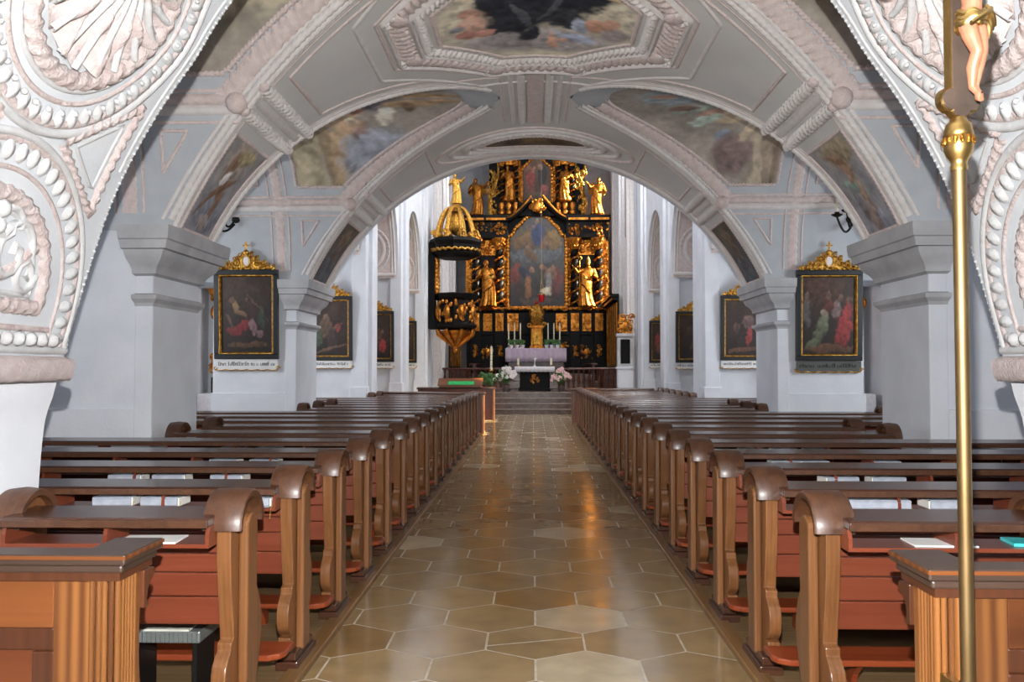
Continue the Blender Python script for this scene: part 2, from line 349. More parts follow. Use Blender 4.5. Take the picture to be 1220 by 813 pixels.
# ---- pillars
CAPP = [(2.40, .0), (2.42, .045), (2.46, .05), (2.50, .075), (2.555, .13), (2.60, .155), (2.63, .16), (2.635, .20), (2.71, .215), (2.72, .235), (2.80, .245), (2.845, .245), (2.85, -.1)]
STRP = [(2.12, .0), (2.15, .012), (2.185, .05), (2.20, .055), (2.225, .055), (2.23, .02), (2.24, 0)]
def collar(mb, x0, x1, y0, y1, prof, s):
    a, b = (.22, 1) if s < 0 else (1, .22)
    P = np.array([[(x0 - o_ * a, y0 - o_, z), (x1 + o_ * b, y0 - o_, z), (x1 + o_ * b, y1 + o_, z), (x0 - o_ * a, y1 + o_, z)] for z, o_ in prof])
    mb.grid(P, closed_v=True)
for s in (-1, 1):
    for y0, y1 in ((7.58, 8.62), (12.25, 13.4)):
        xa, xb = sorted((CX + s * 3.56, CX + s * 3.73)); m = MB(); m.box(xa, xb, y0, y1, 0, 2.85)
        xc, xd = sorted((CX + s * 3.70, CX + s * 4.83)); m.box(xc, xd, y0 + .03, y1 - .03, 0, 2.9)
        m.box(xc - .02, xd + .02, y0 + .005, y1 - .005, 0, 1.17)
        p = struct(bevel(m.build('pillar', PLASTER, smooth=False), .012))
        m = MB(); collar(m, xa, xb, y0, y1, STRP, s); m.build('string_course', PIERGR, p, angle=25)
        m = MB(); collar(m, xa, xb, y0, y1, CAPP, s); m.build('capital', PIERGR, p, angle=25)
# plain wall above the painting, between pier and side vault
# ---- entrance arch (nearest): soffit with stucco
CX1 = -.03
prof = np.array([(2.37, 0), (2.36, .8), (2.335, 1.25), (2.29, 1.42), (2.26, 1.55), (2.21, 1.75), (2.13, 2.03), (2.04, 2.31), (1.93, 2.56), (1.79, 2.81), (1.62, 3.06), (1.48, 3.29), (1.2, 3.64), (.8, 3.97), (.4, 4.12), (0, 4.16)])
def crom(P, n):
    P = np.vstack([2 * P[0] - P[1], P, 2 * P[-1] * [0, 1] + P[-2] * [-1, 0] + P[-2] * [0, 0] + 0 * P[0]]) if False else np.vstack([2 * P[0] - P[1], P, [-P[-2][0], P[-2][1]]])
    out = []
    for i in range(1, len(P) - 2):
        for t in np.linspace(0, 1, n, endpoint=False):
            a, b, c, d = P[i - 1:i + 3]; out.append(.5 * (2 * b + (c - a) * t + (2 * a - 5 * b + 4 * c - d) * t * t + (3 * b - a - 3 * c + d) * t ** 3))
    return np.array(out + [P[-2]])
half = crom(prof, 8); PL = np.r_[0, np.cumsum(np.linalg.norm(np.diff(half, axis=0), axis=1))]; PT = PL[-1]
def A1(s, uu, Y, off=0.0):                                  # soffit point: side, arc length from the floor, depth
    uu = np.asarray(uu, float); x, z = np.interp(uu, PL, half[:, 0]), np.interp(uu, PL, half[:, 1])
    e = .05; tx, tz = np.interp(uu + e, PL, half[:, 0]) - np.interp(uu - e, PL, half[:, 0]), np.interp(uu + e, PL, half[:, 1]) - np.interp(uu - e, PL, half[:, 1])
    l = np.hypot(tx, tz); n = np.stack([-s * tz / l, 0 * x, tx / l], -1)
    return np.stack([CX1 + s * x, np.broadcast_to(Y, x.shape), z], -1) + np.asarray(off)[..., None] * n, n
E0, E1 = 2.44, 3.95
full = np.vstack([half * [-1, 1], half[::-1][1:]]) + [CX1, 0]
m = MB(); P = np.array([[(x, y, z) for y in (E0, E1)] for x, z in full]); m.grid(P)
for y, fl in ((E0, 1), (E1, 0)):
    P = np.array([[(x, y, z), (math.copysign(7.0, x - CX1 + (1e-6 if i < len(full) // 2 else -1e-6) * -1), y, z)] for i, (x, z) in enumerate(full)])
    P[:len(full) // 2, 1, 0] = -7; P[len(full) // 2:, 1, 0] = 7; P[len(full) // 2, 1, 0] = full[len(full) // 2, 0]
    m.grid(P)
    m.add([(-7, y, 4.1), (7, y, 4.1), (7, y, 5.6), (-7, y, 5.6)], [(0, 1, 2, 3)])
arch = struct(m.build('wall_entrance', PLASTER, angle=50), 'whitewashed entrance arch with stuccoed underside')
uc = np.interp(1.565, half[:, 1], PL)                        # cornice height along the profile
m = MB()
for s in (-1, 1):
    U, Yg = np.meshgrid(np.linspace(uc, PT, 80), np.linspace(E0, E1 - .0, 12), indexing='ij'); P, _ = A1(s, U, Yg, np.full(U.shape, .006)); m.grid(P)
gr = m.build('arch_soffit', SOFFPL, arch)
def soff(px, py):                                           # pixel -> (arc length, depth) on the left soffit
    x, y = (px - 610) / FPX, -(py - 406.5) / FPX
    fw = np.array([-math.sin(YAW) * math.cos(PIT), math.cos(YAW) * math.cos(PIT), math.sin(PIT)]); rt = np.array([math.cos(YAW), math.sin(YAW), 0]); d = fw + x * rt + y * np.cross(rt, fw)
    d /= d[1]; ts = np.linspace(1.2, 4.4, 900); p = EYE + ts[:, None] * d
    i = np.argmax(np.abs(p[:, 0] - CX1) > np.interp(p[:, 2], half[:, 1], half[:, 0]))
    return np.interp(p[i, 2], half[:, 1], PL), p[i, 1]
YM = 3.2
def acurve(s, pts, off=.006):
    pts = np.asarray(pts, float); return A1(s, pts[:, 0], pts[:, 1], np.full(len(pts), off))
def circ(c, r, a0=0, a1=2 * PI, n=80):
    t = np.linspace(a0, a1, n); return np.stack([c[0] + r * np.sin(t), c[1] + r * np.cos(t)], 1)
def horseshoe(c, r, u0, n=60):
    a = circ(c, r, 0, PI, n); return np.vstack([[(u0, c[1] + r)], a, [(u0, c[1] - r)]])
def seg2(*p, n=14):
    p = np.asarray(p, float); return np.vstack([np.linspace(p[i], p[i + 1], n)[:-1] for i in range(len(p) - 1)] + [p[-1:]])
white, pink, egg = MB(), MB(), MB()
for s in (-1, 1):
    tri = [soff(*p) for p in ((72, 169), (168, 128), (104, 254))]
    for cu in (3.2, 4.5):
        c = (cu, YM - .01)
        mould(white, *acurve(s, circ(c, .64)), .022); mould(pink, *acurve(s, circ(c, .505)), .014)
        mould(pink, *acurve(s, circ(c, .60)), .022, .012)
        beads(egg, *acurve(s, circ(c, .572), .008), .03, .078, .046, .018); beads(egg, *acurve(s, circ(c, .545), .016), .012, .083, .014, .014)
        mould(pink, *acurve(s, circ(c, .40)), .042, .036, .15, .072, .012, 7); mould(white, *acurve(s, circ(c, .45)), .014)
        # shell fan
        ap = (cu + .13, YM - .01); th = np.linspace(0, 2 * PI, 145); rr = np.linspace(.03, 1, 14); U = np.zeros((145, 14)); Yy = U.copy(); H = U.copy(); ri = np.random.default_rng(5)
        for i, a in enumerate(th):
            du, dy = math.sin(a), math.cos(a); b = du * (ap[0] - c[0]); R_ = -b + math.sqrt(b * b - (.13 ** 2) + .355 ** 2)
            R_ *= .93 + .07 * abs(math.cos(a * 12)); U[i] = ap[0] + du * R_ * rr; Yy[i] = ap[1] + dy * R_ * rr
            H[i] = .012 + .04 * (abs(math.cos(a * 12)) ** .7) * np.sin(np.clip(rr * 1.15, 0, 1) * PI * .62) + .02 * np.sin(rr * 9 + 3 * math.sin(a * 5)) * (rr > .3)
        P, _ = A1(s, U, Yy, H); pink.grid(P, col=None)
        for a in np.linspace(0, 2 * PI, 24, endpoint=False):
            k = np.linspace(.12, .97, 14); du, dy = math.sin(a), math.cos(a); b = du * .13; R_ = -b + math.sqrt(b * b - .0169 + .126)
            pts = np.stack([ap[0] + du * R_ * k + .012 * np.sin(k * 7 + a), ap[1] + dy * R_ * k], 1); Pp, Nn = acurve(s, pts, .045); mould(white, Pp, Nn, .016, .02)
        q, _ = acurve(s, np.array([[ap[0] + .04, ap[1]]]), .05); white.ball(q[0], .085, .085, .075, 16, 12)
        for a in np.linspace(.3, 2 * PI + .3, 9, endpoint=False):
            q, nn = acurve(s, np.array([[ap[0] + .04 + .09 * math.sin(a), ap[1] + .09 * math.cos(a)]]), .04); white.ball(q[0], .035, .035, .03, 10, 8)
    # arch-headed frame low on the soffit
    for rr, mb_, kw in ((.715, white, dict(r=.02)), (.575, pink, dict(r=.013)), (.69, pink, dict(r=.02, h=.012))):
        P, N = acurve(s, horseshoe((1.81, YM), rr, 1.66)); mould(mb_, P, N, **kw)
    beads(egg, *acurve(s, horseshoe((1.81, YM), .645, 1.70), .008), .032, .08, .05, .019)
    P, N = acurve(s, horseshoe((1.86, YM), .425, 1.835)); mould(pink, P, N, .036, .03, .15, .066, .012, 7)
    P, N = acurve(s, seg2((1.835, YM + .425), (1.835, YM - .425))); mould(pink, P, N, .036, .03, .15, .066, .012, 7)
    P, N = acurve(s, horseshoe((1.88, YM), .345, 1.885)); mould(white, P, N, .014); P, N = acurve(s, seg2((1.885, YM + .345), (1.885, YM - .345))); mould(white, P, N, .014)
    beads(egg, *acurve(s, seg2((1.695, YM + .60), (1.695, YM - .60)), .018), .032, .085, .036, .03)
    mould(white, *acurve(s, seg2((1.645, YM + .74), (1.645, YM - .74))), .022); mould(pink, *acurve(s, seg2((1.74, YM + .56), (1.74, YM - .56))), .016)
    for sy in (-1, 1):                                       # scrolled leaf in the frame
        k = np.linspace(0, 1, 50); an = k * 9.5; q = .16 * (1 - k) ** .8
        for (cu, cy, f) in ((2.05, .15, 1), (1.98, .27, -.6), (2.16, .08, .6)):
            pts = np.stack([cu + abs(f) * q * np.sin(an * np.sign(f)), YM + sy * (cy + abs(f) * q * np.cos(an) * .8)], 1); P, N = acurve(s, pts); mould(white, P, N, .02, .024)
        pts = seg2((1.92, YM + sy * .05), (2.0, YM + sy * .2), (2.1, YM + sy * .3)); P, N = acurve(s, pts); mould(pink, P, N, .03, .02)
    for cu in (1.96, 2.06, 2.15, 2.22): q, _ = acurve(s, np.array([[cu, YM]]), .01); white.ball(q[0], .04, .035, .04, 10, 8)
    # triangular spandrel fields next to the far (and near) edge, for each gap between the fields
    for T in (tri, [(3.86, YM + .31), (3.56, YM + .63), (4.14, YM + .63)]):
        for sy in (1, -1):
            t3 = [(a, YM + sy * (b - YM)) for a, b in T]; cen = np.mean(t3, 0)
            P, N = acurve(s, seg2(*t3, t3[0])); mould(pink, P, N, .024, .024, .25, .055, .01, 7)
            t4 = [tuple(cen + (np.array(q) - cen) * .62) for q in t3]; P, N = acurve(s, seg2(*t4, t4[0])); mould(white, P, N, .012)
    for sy in (1, -1):                                       # edge mouldings
        P, N = acurve(s, seg2((uc + .06, YM + sy * .675), (PT, YM + sy * .675), n=60)) if False else acurve(s, seg2((2.55, YM + sy * .70), (PT, YM + sy * .70), n=60)); mould(white, P, N, .012)
        beads(egg, *acurve(s, seg2((uc + .03, YM + sy * .742), (PT, YM + sy * .742), n=80), .0), .012, .034, .014, .014)
    # pink cornice band
    Uu, Yy = np.meshgrid([uc - .075, uc - .07, uc - .05, uc + .02, uc + .035, uc + .04], np.linspace(E0 - .01, E1 + .012, 60), indexing='ij'); hh = np.array([0, .05, .06, .06, .045, 0])[:, None] + .006 * np.random.default_rng(3).random(Uu.shape)
    P, _ = A1(s, Uu, Yy, hh); pink.grid(P)
    for yy in (E1 + .01,): P, _ = A1(s, Uu[:, 0], np.full(6, yy), hh[:, -1]); Q, _ = A1(s, Uu[:, 0], np.full(6, yy), 0 * hh[:, -1]); pink.grid(np.array([P, Q]))
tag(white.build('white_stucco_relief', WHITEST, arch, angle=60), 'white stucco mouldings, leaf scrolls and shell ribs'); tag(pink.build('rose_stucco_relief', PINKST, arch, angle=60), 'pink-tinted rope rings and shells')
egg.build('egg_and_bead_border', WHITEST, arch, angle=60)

# ---- stucco of the vault
rope, rose, pale, dark = MB(), MB(), MB(), MB()
def gro(k, s, h, X):                                         # Y of the groin at signed X
    return YC[k] + h * gw(bz(X))
def along(k, h, d, x0, x1, n=60):                            # line at distance d beside a groin, on the barrel (both sides of the axis given by x0..x1)
    a = np.linspace(math.asin(x0 / R), math.asin(x1 / R), n); X = R * np.sin(a); return np.stack([X, gro(k, 0, h, X) + h * d], 1)
def B2(p): return B(np.asarray(p)[:, 0], np.asarray(p)[:, 1])
for k, h in ((0, 1), (1, -1), (1, 1)):
    for s in (-1, 1):
        mould(rope, *B2(along(k, h, .045, s * XS, s * .56)), .036, .034, .12, .07, .015, 6)
        mould(pale, *B2(along(k, h, .115, s * XS, s * .6)), .022, .016); mould(rose, *B2(along(k, h, .165, s * XS, s * .66)), .014, .012)
for k, h in ((0, -1),):
    for s in (-1, 1): mould(rope, *B2(along(k, h, .045, s * XS, s * .56)), .036, .034, .12, .07, .02, 6)
frescos = []
def fgrid(P, C): m = MB(); m.grid(P, col=C); return m
# fresco fields and cross bands on the two transverse bands
def bandfield(k0, k1, y1=None):
    for s in (-1, 1):
        aw, ab = 45.5, 41.2
        for a in (aw, ab):
            X = s * R * math.sin(rad(a)); ya, yb = gro(k0, 0, 1, X) + .02, (gro(k1, 0, -1, X) - .02 if k1 is not None else 13.38)
            mould(rope, *B(np.full(24, X), np.linspace(ya, yb, 24)), .055, .055, .34, .09, .015, 7)
            for yy in (ya, yb): q, _ = B(np.array([X]), np.array([yy])); rose.ball(q[0], .06, .06, .05, 12, 8)
        X = s * R * math.sin(rad(43.3)); mould(pale, *B(np.full(12, X), np.linspace(gro(k0, 0, 1, X) + .05, (gro(k1, 0, -1, X) - .05) if k1 is not None else 13.35, 12)), .05, .02)
        # framed fresco
        A = np.linspace(rad(48.6), rad(64.6), 70); Y0 = gro(k0, 0, 1, R * np.sin(A)) + .20; Y1 = (gro(k1, 0, -1, R * np.sin(A)) - .20) if k1 is not None else np.full(70, 13.22)
        e = np.linspace(0, 1, 40); Xq = np.repeat((s * R * np.sin(A))[:, None], 40, 1); Yq = Y0[:, None] * (1 - e) + Y1[:, None] * e
        P, _ = B(Xq, Yq, .004); frescos.append((P, k0, s))
        for pts in (np.stack([s * R * np.sin(A), Y0 - .03], 1), np.stack([s * R * np.sin(A), Y1 + .03], 1), np.stack([Xq[0], Yq[0]], 1), np.stack([Xq[-1], Yq[-1]], 1)):
            mould(rose, *B2(pts), .022, .022, .2, .045, .012, 6)
bandfield(0, 1); bandfield(1, None)
# octagon
OC = 8.08
def octo(hx, hy, cx=.36, cy=.37): return [(cx * hx, hy), (hx, cy * hy), (hx, -cy * hy), (cx * hx, -hy), (-cx * hx, -hy), (-hx, -cy * hy), (-hx, cy * hy), (-cx * hx, hy), (cx * hx, hy)]
def octl(hx, hy, **kw): p = np.array(octo(hx, hy, **kw)); p[:, 1] += OC; return barc(p)
mould(rose, *octl(.99, 1.0), .026, .026, .2, .05, .012, 6); mould(rope, *octl(1.11, 1.13), .045, .05, .32, .075, .012, 7)
mould(pale, *octl(1.19, 1.21), .03, .05); mould(rose, *octl(1.315, 1.35), .085, .04, .3, .10, .015, 7); mould(pale, *octl(1.43, 1.475), .028, .045)
mould(rose, *octl(1.49, 1.55), .018, .018, .2, .04, .012, 6); mould(pale, *octl(1.655, 1.83, cx=.40, cy=.385), .026, .022)
for (x, y) in octo(1.31, 1.345)[:-1]:
    q, _ = B(np.array([x]), np.array([OC + y])); rose.ball(q[0], .13, .13, .05, 14, 8)
    for a in np.linspace(0, 2 * PI, 7, endpoint=False): q, _ = B(np.array([x + .09 * math.cos(a)]), np.array([OC + y + .09 * math.sin(a)])); pale.ball(q[0], .04, .04, .045, 8, 6)
# octagon fresco
e = np.linspace(0, 1, 60); th = np.linspace(0, 2 * PI, 241); poly = np.array(octo(.975, .985))
def orad(t, p):
    best = None; d = np.array([math.cos(t), math.sin(t)])
    for i in range(8):
        a, b = p[i], p[i + 1]; M = np.array([d, a - b]).T
        if abs(np.linalg.det(M)) < 1e-9: continue
        r_, k_ = np.linalg.solve(M, a)
        if r_ > 0 and -1e-6 <= k_ <= 1 + 1e-6: best = r_ if best is None else min(best, r_)
    return best
ro = np.array([orad(t_, poly) for t_ in th]); Xo = np.outer(ro * np.cos(th), e); Yo = np.outer(ro * np.sin(th), e)
P, _ = B(Xo, OC + Yo, .004)
DKB = (38, 42, 52)
img = paint(200, 200, (150, 140, 118), (178, 166, 128), [(.5, .6, .5, .45, 0, (186, 170, 128)), (.5, .22, .42, .16, 0, (150, 138, 134)), (.42, .22, .2, .1, 0, (132, 122, 120)),
    (.44, .62, .24, .26, 0, DKB), (.6, .68, .2, .2, 10, DKB), (.76, .78, .14, .11, 22, DKB), (.36, .44, .16, .13, 35, DKB), (.31, .7, .1, .16, 0, DKB), (.46, .3, .1, .06, 60, DKB), (.66, .5, .1, .12, 30, (48, 50, 58)), (.42, .5, .03, .14, 20, (70, 74, 84)), (.56, .6, .02, .16, -20, (64, 68, 78)),
    (.17, .62, .07, .06, 0, (176, 108, 66)), (.17, .48, .07, .11, 0, (190, 130, 90)), (.13, .36, .05, .06, 0, (170, 90, 60)), (.22, .36, .06, .05, 0, (176, 100, 66)), (.1, .46, .04, .03, 20, (110, 112, 124)),
    (.8, .42, .09, .08, 25, (188, 118, 62)), (.87, .5, .04, .05, 0, (196, 130, 80)), (.72, .42, .04, .1, 0, (132, 150, 176)), (.7, .26, .1, .05, -30, (136, 152, 180)), (.9, .36, .09, .07, 30, (140, 120, 116)), (.6, .2, .03, .09, 0, (190, 126, 74)), (.66, .22, .03, .03, 0, (192, 134, 90)), (.88, .78, .06, .03, 20, (196, 160, 90))], 11, .3, .48, 2.0)
def sample(img, U, V):
    h, w = img.shape[:2]; return img[np.clip((V * (h - 1)).astype(int), 0, h - 1), np.clip((U * (w - 1)).astype(int), 0, w - 1)]
C = sample(img, (Xo / .98 + 1) / 2, (1 - (Yo / .99 + 1) / 2))
fr_o = fgrid(P, C)
# trapezoid panels between cross bands and octagon
for s in (-1, 1):
    for k, h in ((0, 1), (1, -1)):
        l = along(k, h, .30, s * 2.28, s * 1.28, 40)
        mould(rose, *B2(l), .02, .02, .2, .04, .012, 6)
    X = s * 2.28; mould(rose, *B(np.full(20, X), np.linspace(gro(0, 0, 1, X) + .30, gro(1, 0, -1, X) - .30, 20)), .02, .02, .2, .04, .012, 6)
# link from octagon to oval on the crown
for x, r_ in ((-.30, .03), (.30, .03), (-.17, .05), (.17, .05)): mould(rope if r_ > .04 else pale, *B(np.full(30, x), np.linspace(9.62, 11.55, 30)), r_, .035, .2 if r_ > .04 else 0, .07, .015, 7)
m = MB(); P, _ = B(*np.meshgrid(np.linspace(-.1, .1, 6), np.linspace(9.62, 11.55, 10), indexing='ij'), .03); rose.grid(P)
for s in (-1, 1): q = barc([(s * .42, 9.62), (s * .42, 11.5)]); mould(rose, *q, .016); mould(rose, *barc([(s * .42, 9.72), (s * 1.05, 9.55)]), .016)
# oval on the crown of the last arch
OV = 12.55
def oval(hx, hy, n=90): t_ = np.linspace(0, 2 * PI, n); return B(hx * np.cos(t_), OV + hy * np.sin(t_))
for hx, hy, r_, mb_, kw in ((.80, .27, .03, rose, dict(rope=.2, lam=.06)), (.93, .36, .035, pale, {}), (1.06, .45, .05, rope, dict(rope=.15, lam=.1)), (1.28, .58, .04, pale, {}), (1.5, .72, .03, rose, {})):
    P, N = oval(hx, hy); mould(mb_, P, N, r_, r_ * 1.1, **kw) if kw else mould(mb_, P, N, r_, r_ * 1.1)
t_ = np.linspace(0, 2 * PI, 80); e = np.linspace(0, 1, 16); Xv, Yv = np.outer(.78 * np.cos(t_), e), np.outer(.255 * np.sin(t_), e); P, _ = B(Xv, OV + Yv, .004)
img = paint(80, 160, (120, 104, 80), (112, 96, 78), [(.3, .5, .1, .3, 0, (96, 84, 70)), (.5, .5, .14, .25, 0, (140, 110, 70)), (.72, .5, .1, .3, 0, (110, 84, 62)), (.5, .7, .06, .14, 0, (150, 124, 90))], 31)
fr_v = fgrid(P, sample(img, (Xv / .78 + 1) / 2, (1 - (Yv / .255 + 1) / 2)))
for s in (-1, 1):                                            # plain panel on the last band
    a = np.linspace(rad(25), rad(38), 20); X = s * R * np.sin(a); lo, hi = gro(1, 0, 1, X) + .28, np.full(20, 13.2)
    pts = np.vstack([np.stack([X, lo], 1), np.stack([X, hi], 1)[::-1], [(X[0], lo[0])]]); mould(rose, *B2(pts), .018, .018, .2, .04, .012, 6)
mould(rope, *B(R * np.sin(np.linspace(-AS, AS, 120)), np.full(120, 13.37)), .045, .05, .12, .07, .03, 6)
# far halves of the side vaults
def lline(k, s, X, z, off=.004): return Lp(k, s, np.asarray(X, float), np.asarray(z, float), 1, off)
zg = ZS + BH * np.sin(np.linspace(.03, PI / 2 * .93, 60)) ** (2 / PP); xgr = np.sqrt(R * R - (zg - ZC) ** 2)
for k in (0, 1):
    for s in (-1, 1):
        mould(rope, *lline(k, s, xgr + .04, zg), .032, .032, .2, .07, .02, 6); hi = zg > 3.98
        mould(pale, *lline(k, s, xgr + .12, zg), .018)
        mould(rose, *lline(k, s, xgr[hi] + .26, zg[hi]), .085, .03, .2, .10, .02, 7); mould(rose, *lline(k, s, xgr[hi] + .36, zg[hi]), .012)
        for z_, r_, mb_, kw in ((3.80, .016, rose, {}), (3.90, .045, pale, {}), (3.99, .05, rose, dict(rope=.1, lam=.1)), (4.06, .016, rose, {})):
            mould(mb_, *lline(k, s, np.linspace(2.72, 4.8, 30), np.full(30, z_)), r_, r_ * .8, **kw)
        q, _ = lline(k, s, np.array([2.72]), np.array([3.96]), 0.02); rose.ball(q[0], .1, .1, .1, 14, 9)
        # fresco
        w0 = float(gw(4.21)); wf = np.linspace(w0, -1.25, 90); zf = lz(wf); xi = np.sqrt(np.maximum(R * R - (zf - ZC) ** 2, 0)) + .47; xo = np.full(90, 3.46); ee = np.linspace(0, 1, 60)
        xo = np.maximum(xo, xi + .02); Xf = xi[:, None] * (1 - ee) + xo[:, None] * ee; P = np.stack([CX + s * Xf, np.repeat((YC[k] + wf)[:, None], 60, 1), np.repeat(zf[:, None], 60, 1) - .005], 2); frescos.append((P, 10 + k, s, Xf, wf / w0))
        up = wf > .05; fz = zf[up]; fx = xi[up]
        mould(rose, *lline(k, s, fx - .02, fz), .024, .024, .3, .05, .012, 7); mould(rose, *lline(k, s, np.linspace(xi[0], 3.46, 20), np.full(20, 4.19)), .024, .024, .3, .05, .012, 7)
        mould(rose, *lline(k, s, np.full(int(up.sum()), 3.49), fz), .024, .024, .3, .05, .012, 7)
        # triangle on the spandrel
        tp = seg2((3.46, 3.73), (3.21, 3.73), (3.47, 3.36), (3.46, 3.73)); mould(rose, *lline(k, s, tp[:, 0], tp[:, 1]), .016, .016, .25, .035, .01, 6)
        # upright band at the outer end
        for x_ in (3.66, 3.92): mould(rose, *lline(k, s, np.full(60, x_), ZS + BH * np.sin(np.linspace(.05, 1.5, 60)) ** (2 / PP)), .014)
        zq = ZS + BH * np.sin(np.linspace(.05, 1.5, 60)) ** (2 / PP); mould(rose, *lline(k, s, np.full(60, 3.79), zq), .07, .012, .1, .1, .02, 6)
        for x0, x1, zA, zB in ((4.05, 4.7, 4.2, 4.75), (4.15, 4.6, 4.28, 4.68)): tp = seg2((x0, zA), (x1, zA), (x1, zB), (x0, zB), (x0, zA)); mould(rose, *lline(k, s, tp[:, 0], tp[:, 1]), .016)
tag(rope.build('rope_moulding', PALEST, ceil, angle=60), 'pale rope mouldings along the groins and cross bands')
tag(rose.build('rose_moulding', ROSEST, ceil, angle=60), 'rose-tinted stucco frames and garlands'); pale.build('plain_moulding', PALEST, ceil, angle=60)
tag(fr_o.build('fresco', FRES, ceil), 'octagonal fresco of a dark-robed figure on clouds'); tag(fr_v.build('fresco', FRES, ceil), 'narrow oval fresco')
for f in frescos:
    P, k, s = f[:3]
    if k < 10:
        n0, n1 = P.shape[:2]
        if k == 0:
            st = [(.45, .75, .3, .3, 0, (158, 138, 122)), (.55, .2, .5, .2, 0, (120, 122, 138)), (.45, .60, .1, .26, 25, (140, 96, 58)), (.4, .78, .12, .10, 0, (150, 104, 64)), (.5, .5, .3, .05, 25, (130, 84, 48)), (.42, .6, .12, .06, 30, (206, 200, 194)), (.6, .86, .24, .08, 0, (172, 150, 88)), (.3, .35, .3, .04, 40, (136, 92, 56)), (.6, .28, .06, .2, -10, (140, 96, 64)), (.5, .12, .2, .08, 0, (150, 130, 126))] if s < 0 else \
                 [(.4, .85, .4, .16, 0, (156, 134, 92)), (.5, .7, .1, .2, -30, (158, 116, 74)), (.55, .78, .2, .04, 20, (150, 100, 60)), (.5, .58, .22, .05, -25, (164, 118, 78)), (.55, .46, .3, .07, 20, (118, 146, 132)), (.45, .36, .1, .18, 30, (168, 128, 92)), (.5, .16, .22, .16, 0, (144, 118, 108)), (.3, .1, .1, .1, 0, (128, 134, 158)), (.7, .3, .1, .2, 0, (120, 112, 116))]
            img = paint(140, 80, (148, 140, 136), (138, 136, 146), st, 40 + s, .28, .55, 1.35)
        else: img = paint(140, 80, (120, 102, 78), (92, 96, 106), [(.5, .75, .25, .14, 0, (140, 108, 66)), (.45, .5, .2, .14, 20, (112, 96, 90)), (.5, .3, .3, .12, 0, (96, 104, 110)), (.5, .55, .1, .3, 10, (128, 92, 60))], 50 + s, .3, .5, 1.1)
        V, U = np.meshgrid(np.linspace(1, 0, n0), np.linspace(0, 1, n1), indexing='ij'); C = sample(img, U, V)
    else:
        Xf, wr = f[3], f[4]; U = (Xf - 1.1) / 2.4; U = 1 - U if s < 0 else U; V = np.repeat((.9 - .9 * np.abs(wr))[:, None], 60, 1)
        if s < 0: st = [(.09, .4, .12, .8, 0, (164, 148, 106)), (.22, .35, .05, .7, 5, (150, 124, 82)), (.34, .55, .12, .16, 10, (186, 148, 104)), (.40, .42, .14, .06, 40, (188, 146, 100)), (.44, .68, .06, .08, 0, (178, 112, 80)), (.3, .25, .06, .22, -10, (172, 136, 84)), (.36, .12, .04, .05, 0, (96, 72, 62)), (.46, .35, .04, .06, 0, (152, 92, 66)), (.38, .78, .06, .05, 20, (168, 110, 90)), (.42, .5, .05, .04, 30, (206, 176, 130)), (.62, .2, .3, .2, 0, (128, 134, 148)), (.6, .75, .12, .12, -20, (118, 112, 122)), (.62, .58, .05, .14, -10, (206, 196, 170)), (.82, .8, .22, .07, 15, (168, 132, 76)), (.78, .72, .04, .1, 0, (120, 92, 62))]
        else: st = [(.92, .35, .12, .7, 0, (150, 128, 98)), (.82, .3, .03, .6, 8, (172, 152, 118)), (.96, .3, .02, .6, 0, (128, 104, 80)), (.72, .72, .2, .1, -15, (172, 120, 88)), (.62, .52, .16, .07, -35, (196, 164, 118)), (.52, .6, .06, .08, 0, (178, 130, 100)), (.44, .66, .16, .05, 25, (140, 158, 140)), (.5, .5, .1, .05, 30, (150, 170, 150)), (.62, .33, .05, .05, 0, (112, 134, 160)), (.68, .18, .12, .16, 0, (124, 98, 92)), (.78, .4, .03, .12, -20, (206, 178, 132)), (.3, .85, .2, .12, 0, (128, 144, 150)), (.36, .66, .08, .04, 15, (112, 84, 66)), (.2, .9, .1, .05, 0, (176, 120, 86)), (.72, .6, .05, .05, 0, (110, 84, 76))]
        if k == 10: st = [(.25, .5, .3, .4, 20, (142, 132, 104)), (.4, .4, .12, .07, 15, (178, 168, 134)), (.5, .25, .3, .04, 15, (170, 156, 120)), (.3, .3, .06, .06, 0, (84, 92, 96)), (.6, .75, .3, .2, 0, (148, 130, 94))] if s < 0 else [(.5, .5, .2, .3, 0, (136, 124, 106)), (.6, .7, .05, .1, 20, (70, 74, 78)), (.7, .3, .2, .2, 0, (142, 126, 104)), (.45, .6, .05, .2, 30, (96, 90, 82))]
        img = paint(120, 160, (140, 130, 116), (150, 136, 118), st, 60 + 3 * k + s, .28, .58, 1.6); C = sample(img, U, V)
    mf = fgrid(P, C)
    o = mf.build('fresco', FRES, ceil); tag(o, 'fresco field with sky, figures and architecture')

# ---- outer walls, nave, chancel
def wall_yz(mb, x, y0, y1, z0, z1, holes, th):              # wall in a plane of constant x with rectangular openings (y0,y1,z0,z1)
    ys = sorted({y0, y1, *[h[0] for h in holes], *[h[1] for h in holes]}); zs = sorted({z0, z1, *[h[2] for h in holes], *[h[3] for h in holes]})
    for a, b in zip(ys[:-1], ys[1:]):
        for c, d in zip(zs[:-1], zs[1:]):
            if any(h[0] <= a and b <= h[1] and h[2] <= c and d <= h[3] for h in holes): continue
            mb.box(x, x + th, a, b, c, d)
SUNW = [(18.3, 19.3, 3.85, 5.6), (22.78, 24.0, 3.85, 5.6)]
CHW = [(34.9, 36.3, 4.5, 11.0)]
m = MB(); wall_yz(m, -7.1, -3.2, 27.6, 0, 6.9, [], .3); struct(m.build('wall_left', PLASTER, smooth=False))
m = MB(); wall_yz(m, 6.8, -3.2, 27.6, 0, 6.9, SUNW, .3); struct(m.build('wall_right', PLASTER, smooth=False))
m = MB(); m.box(-7.1, 7.1, -3.4, -3.1, 0, 5.6); struct(m.build('wall_back', PLASTER, smooth=False))
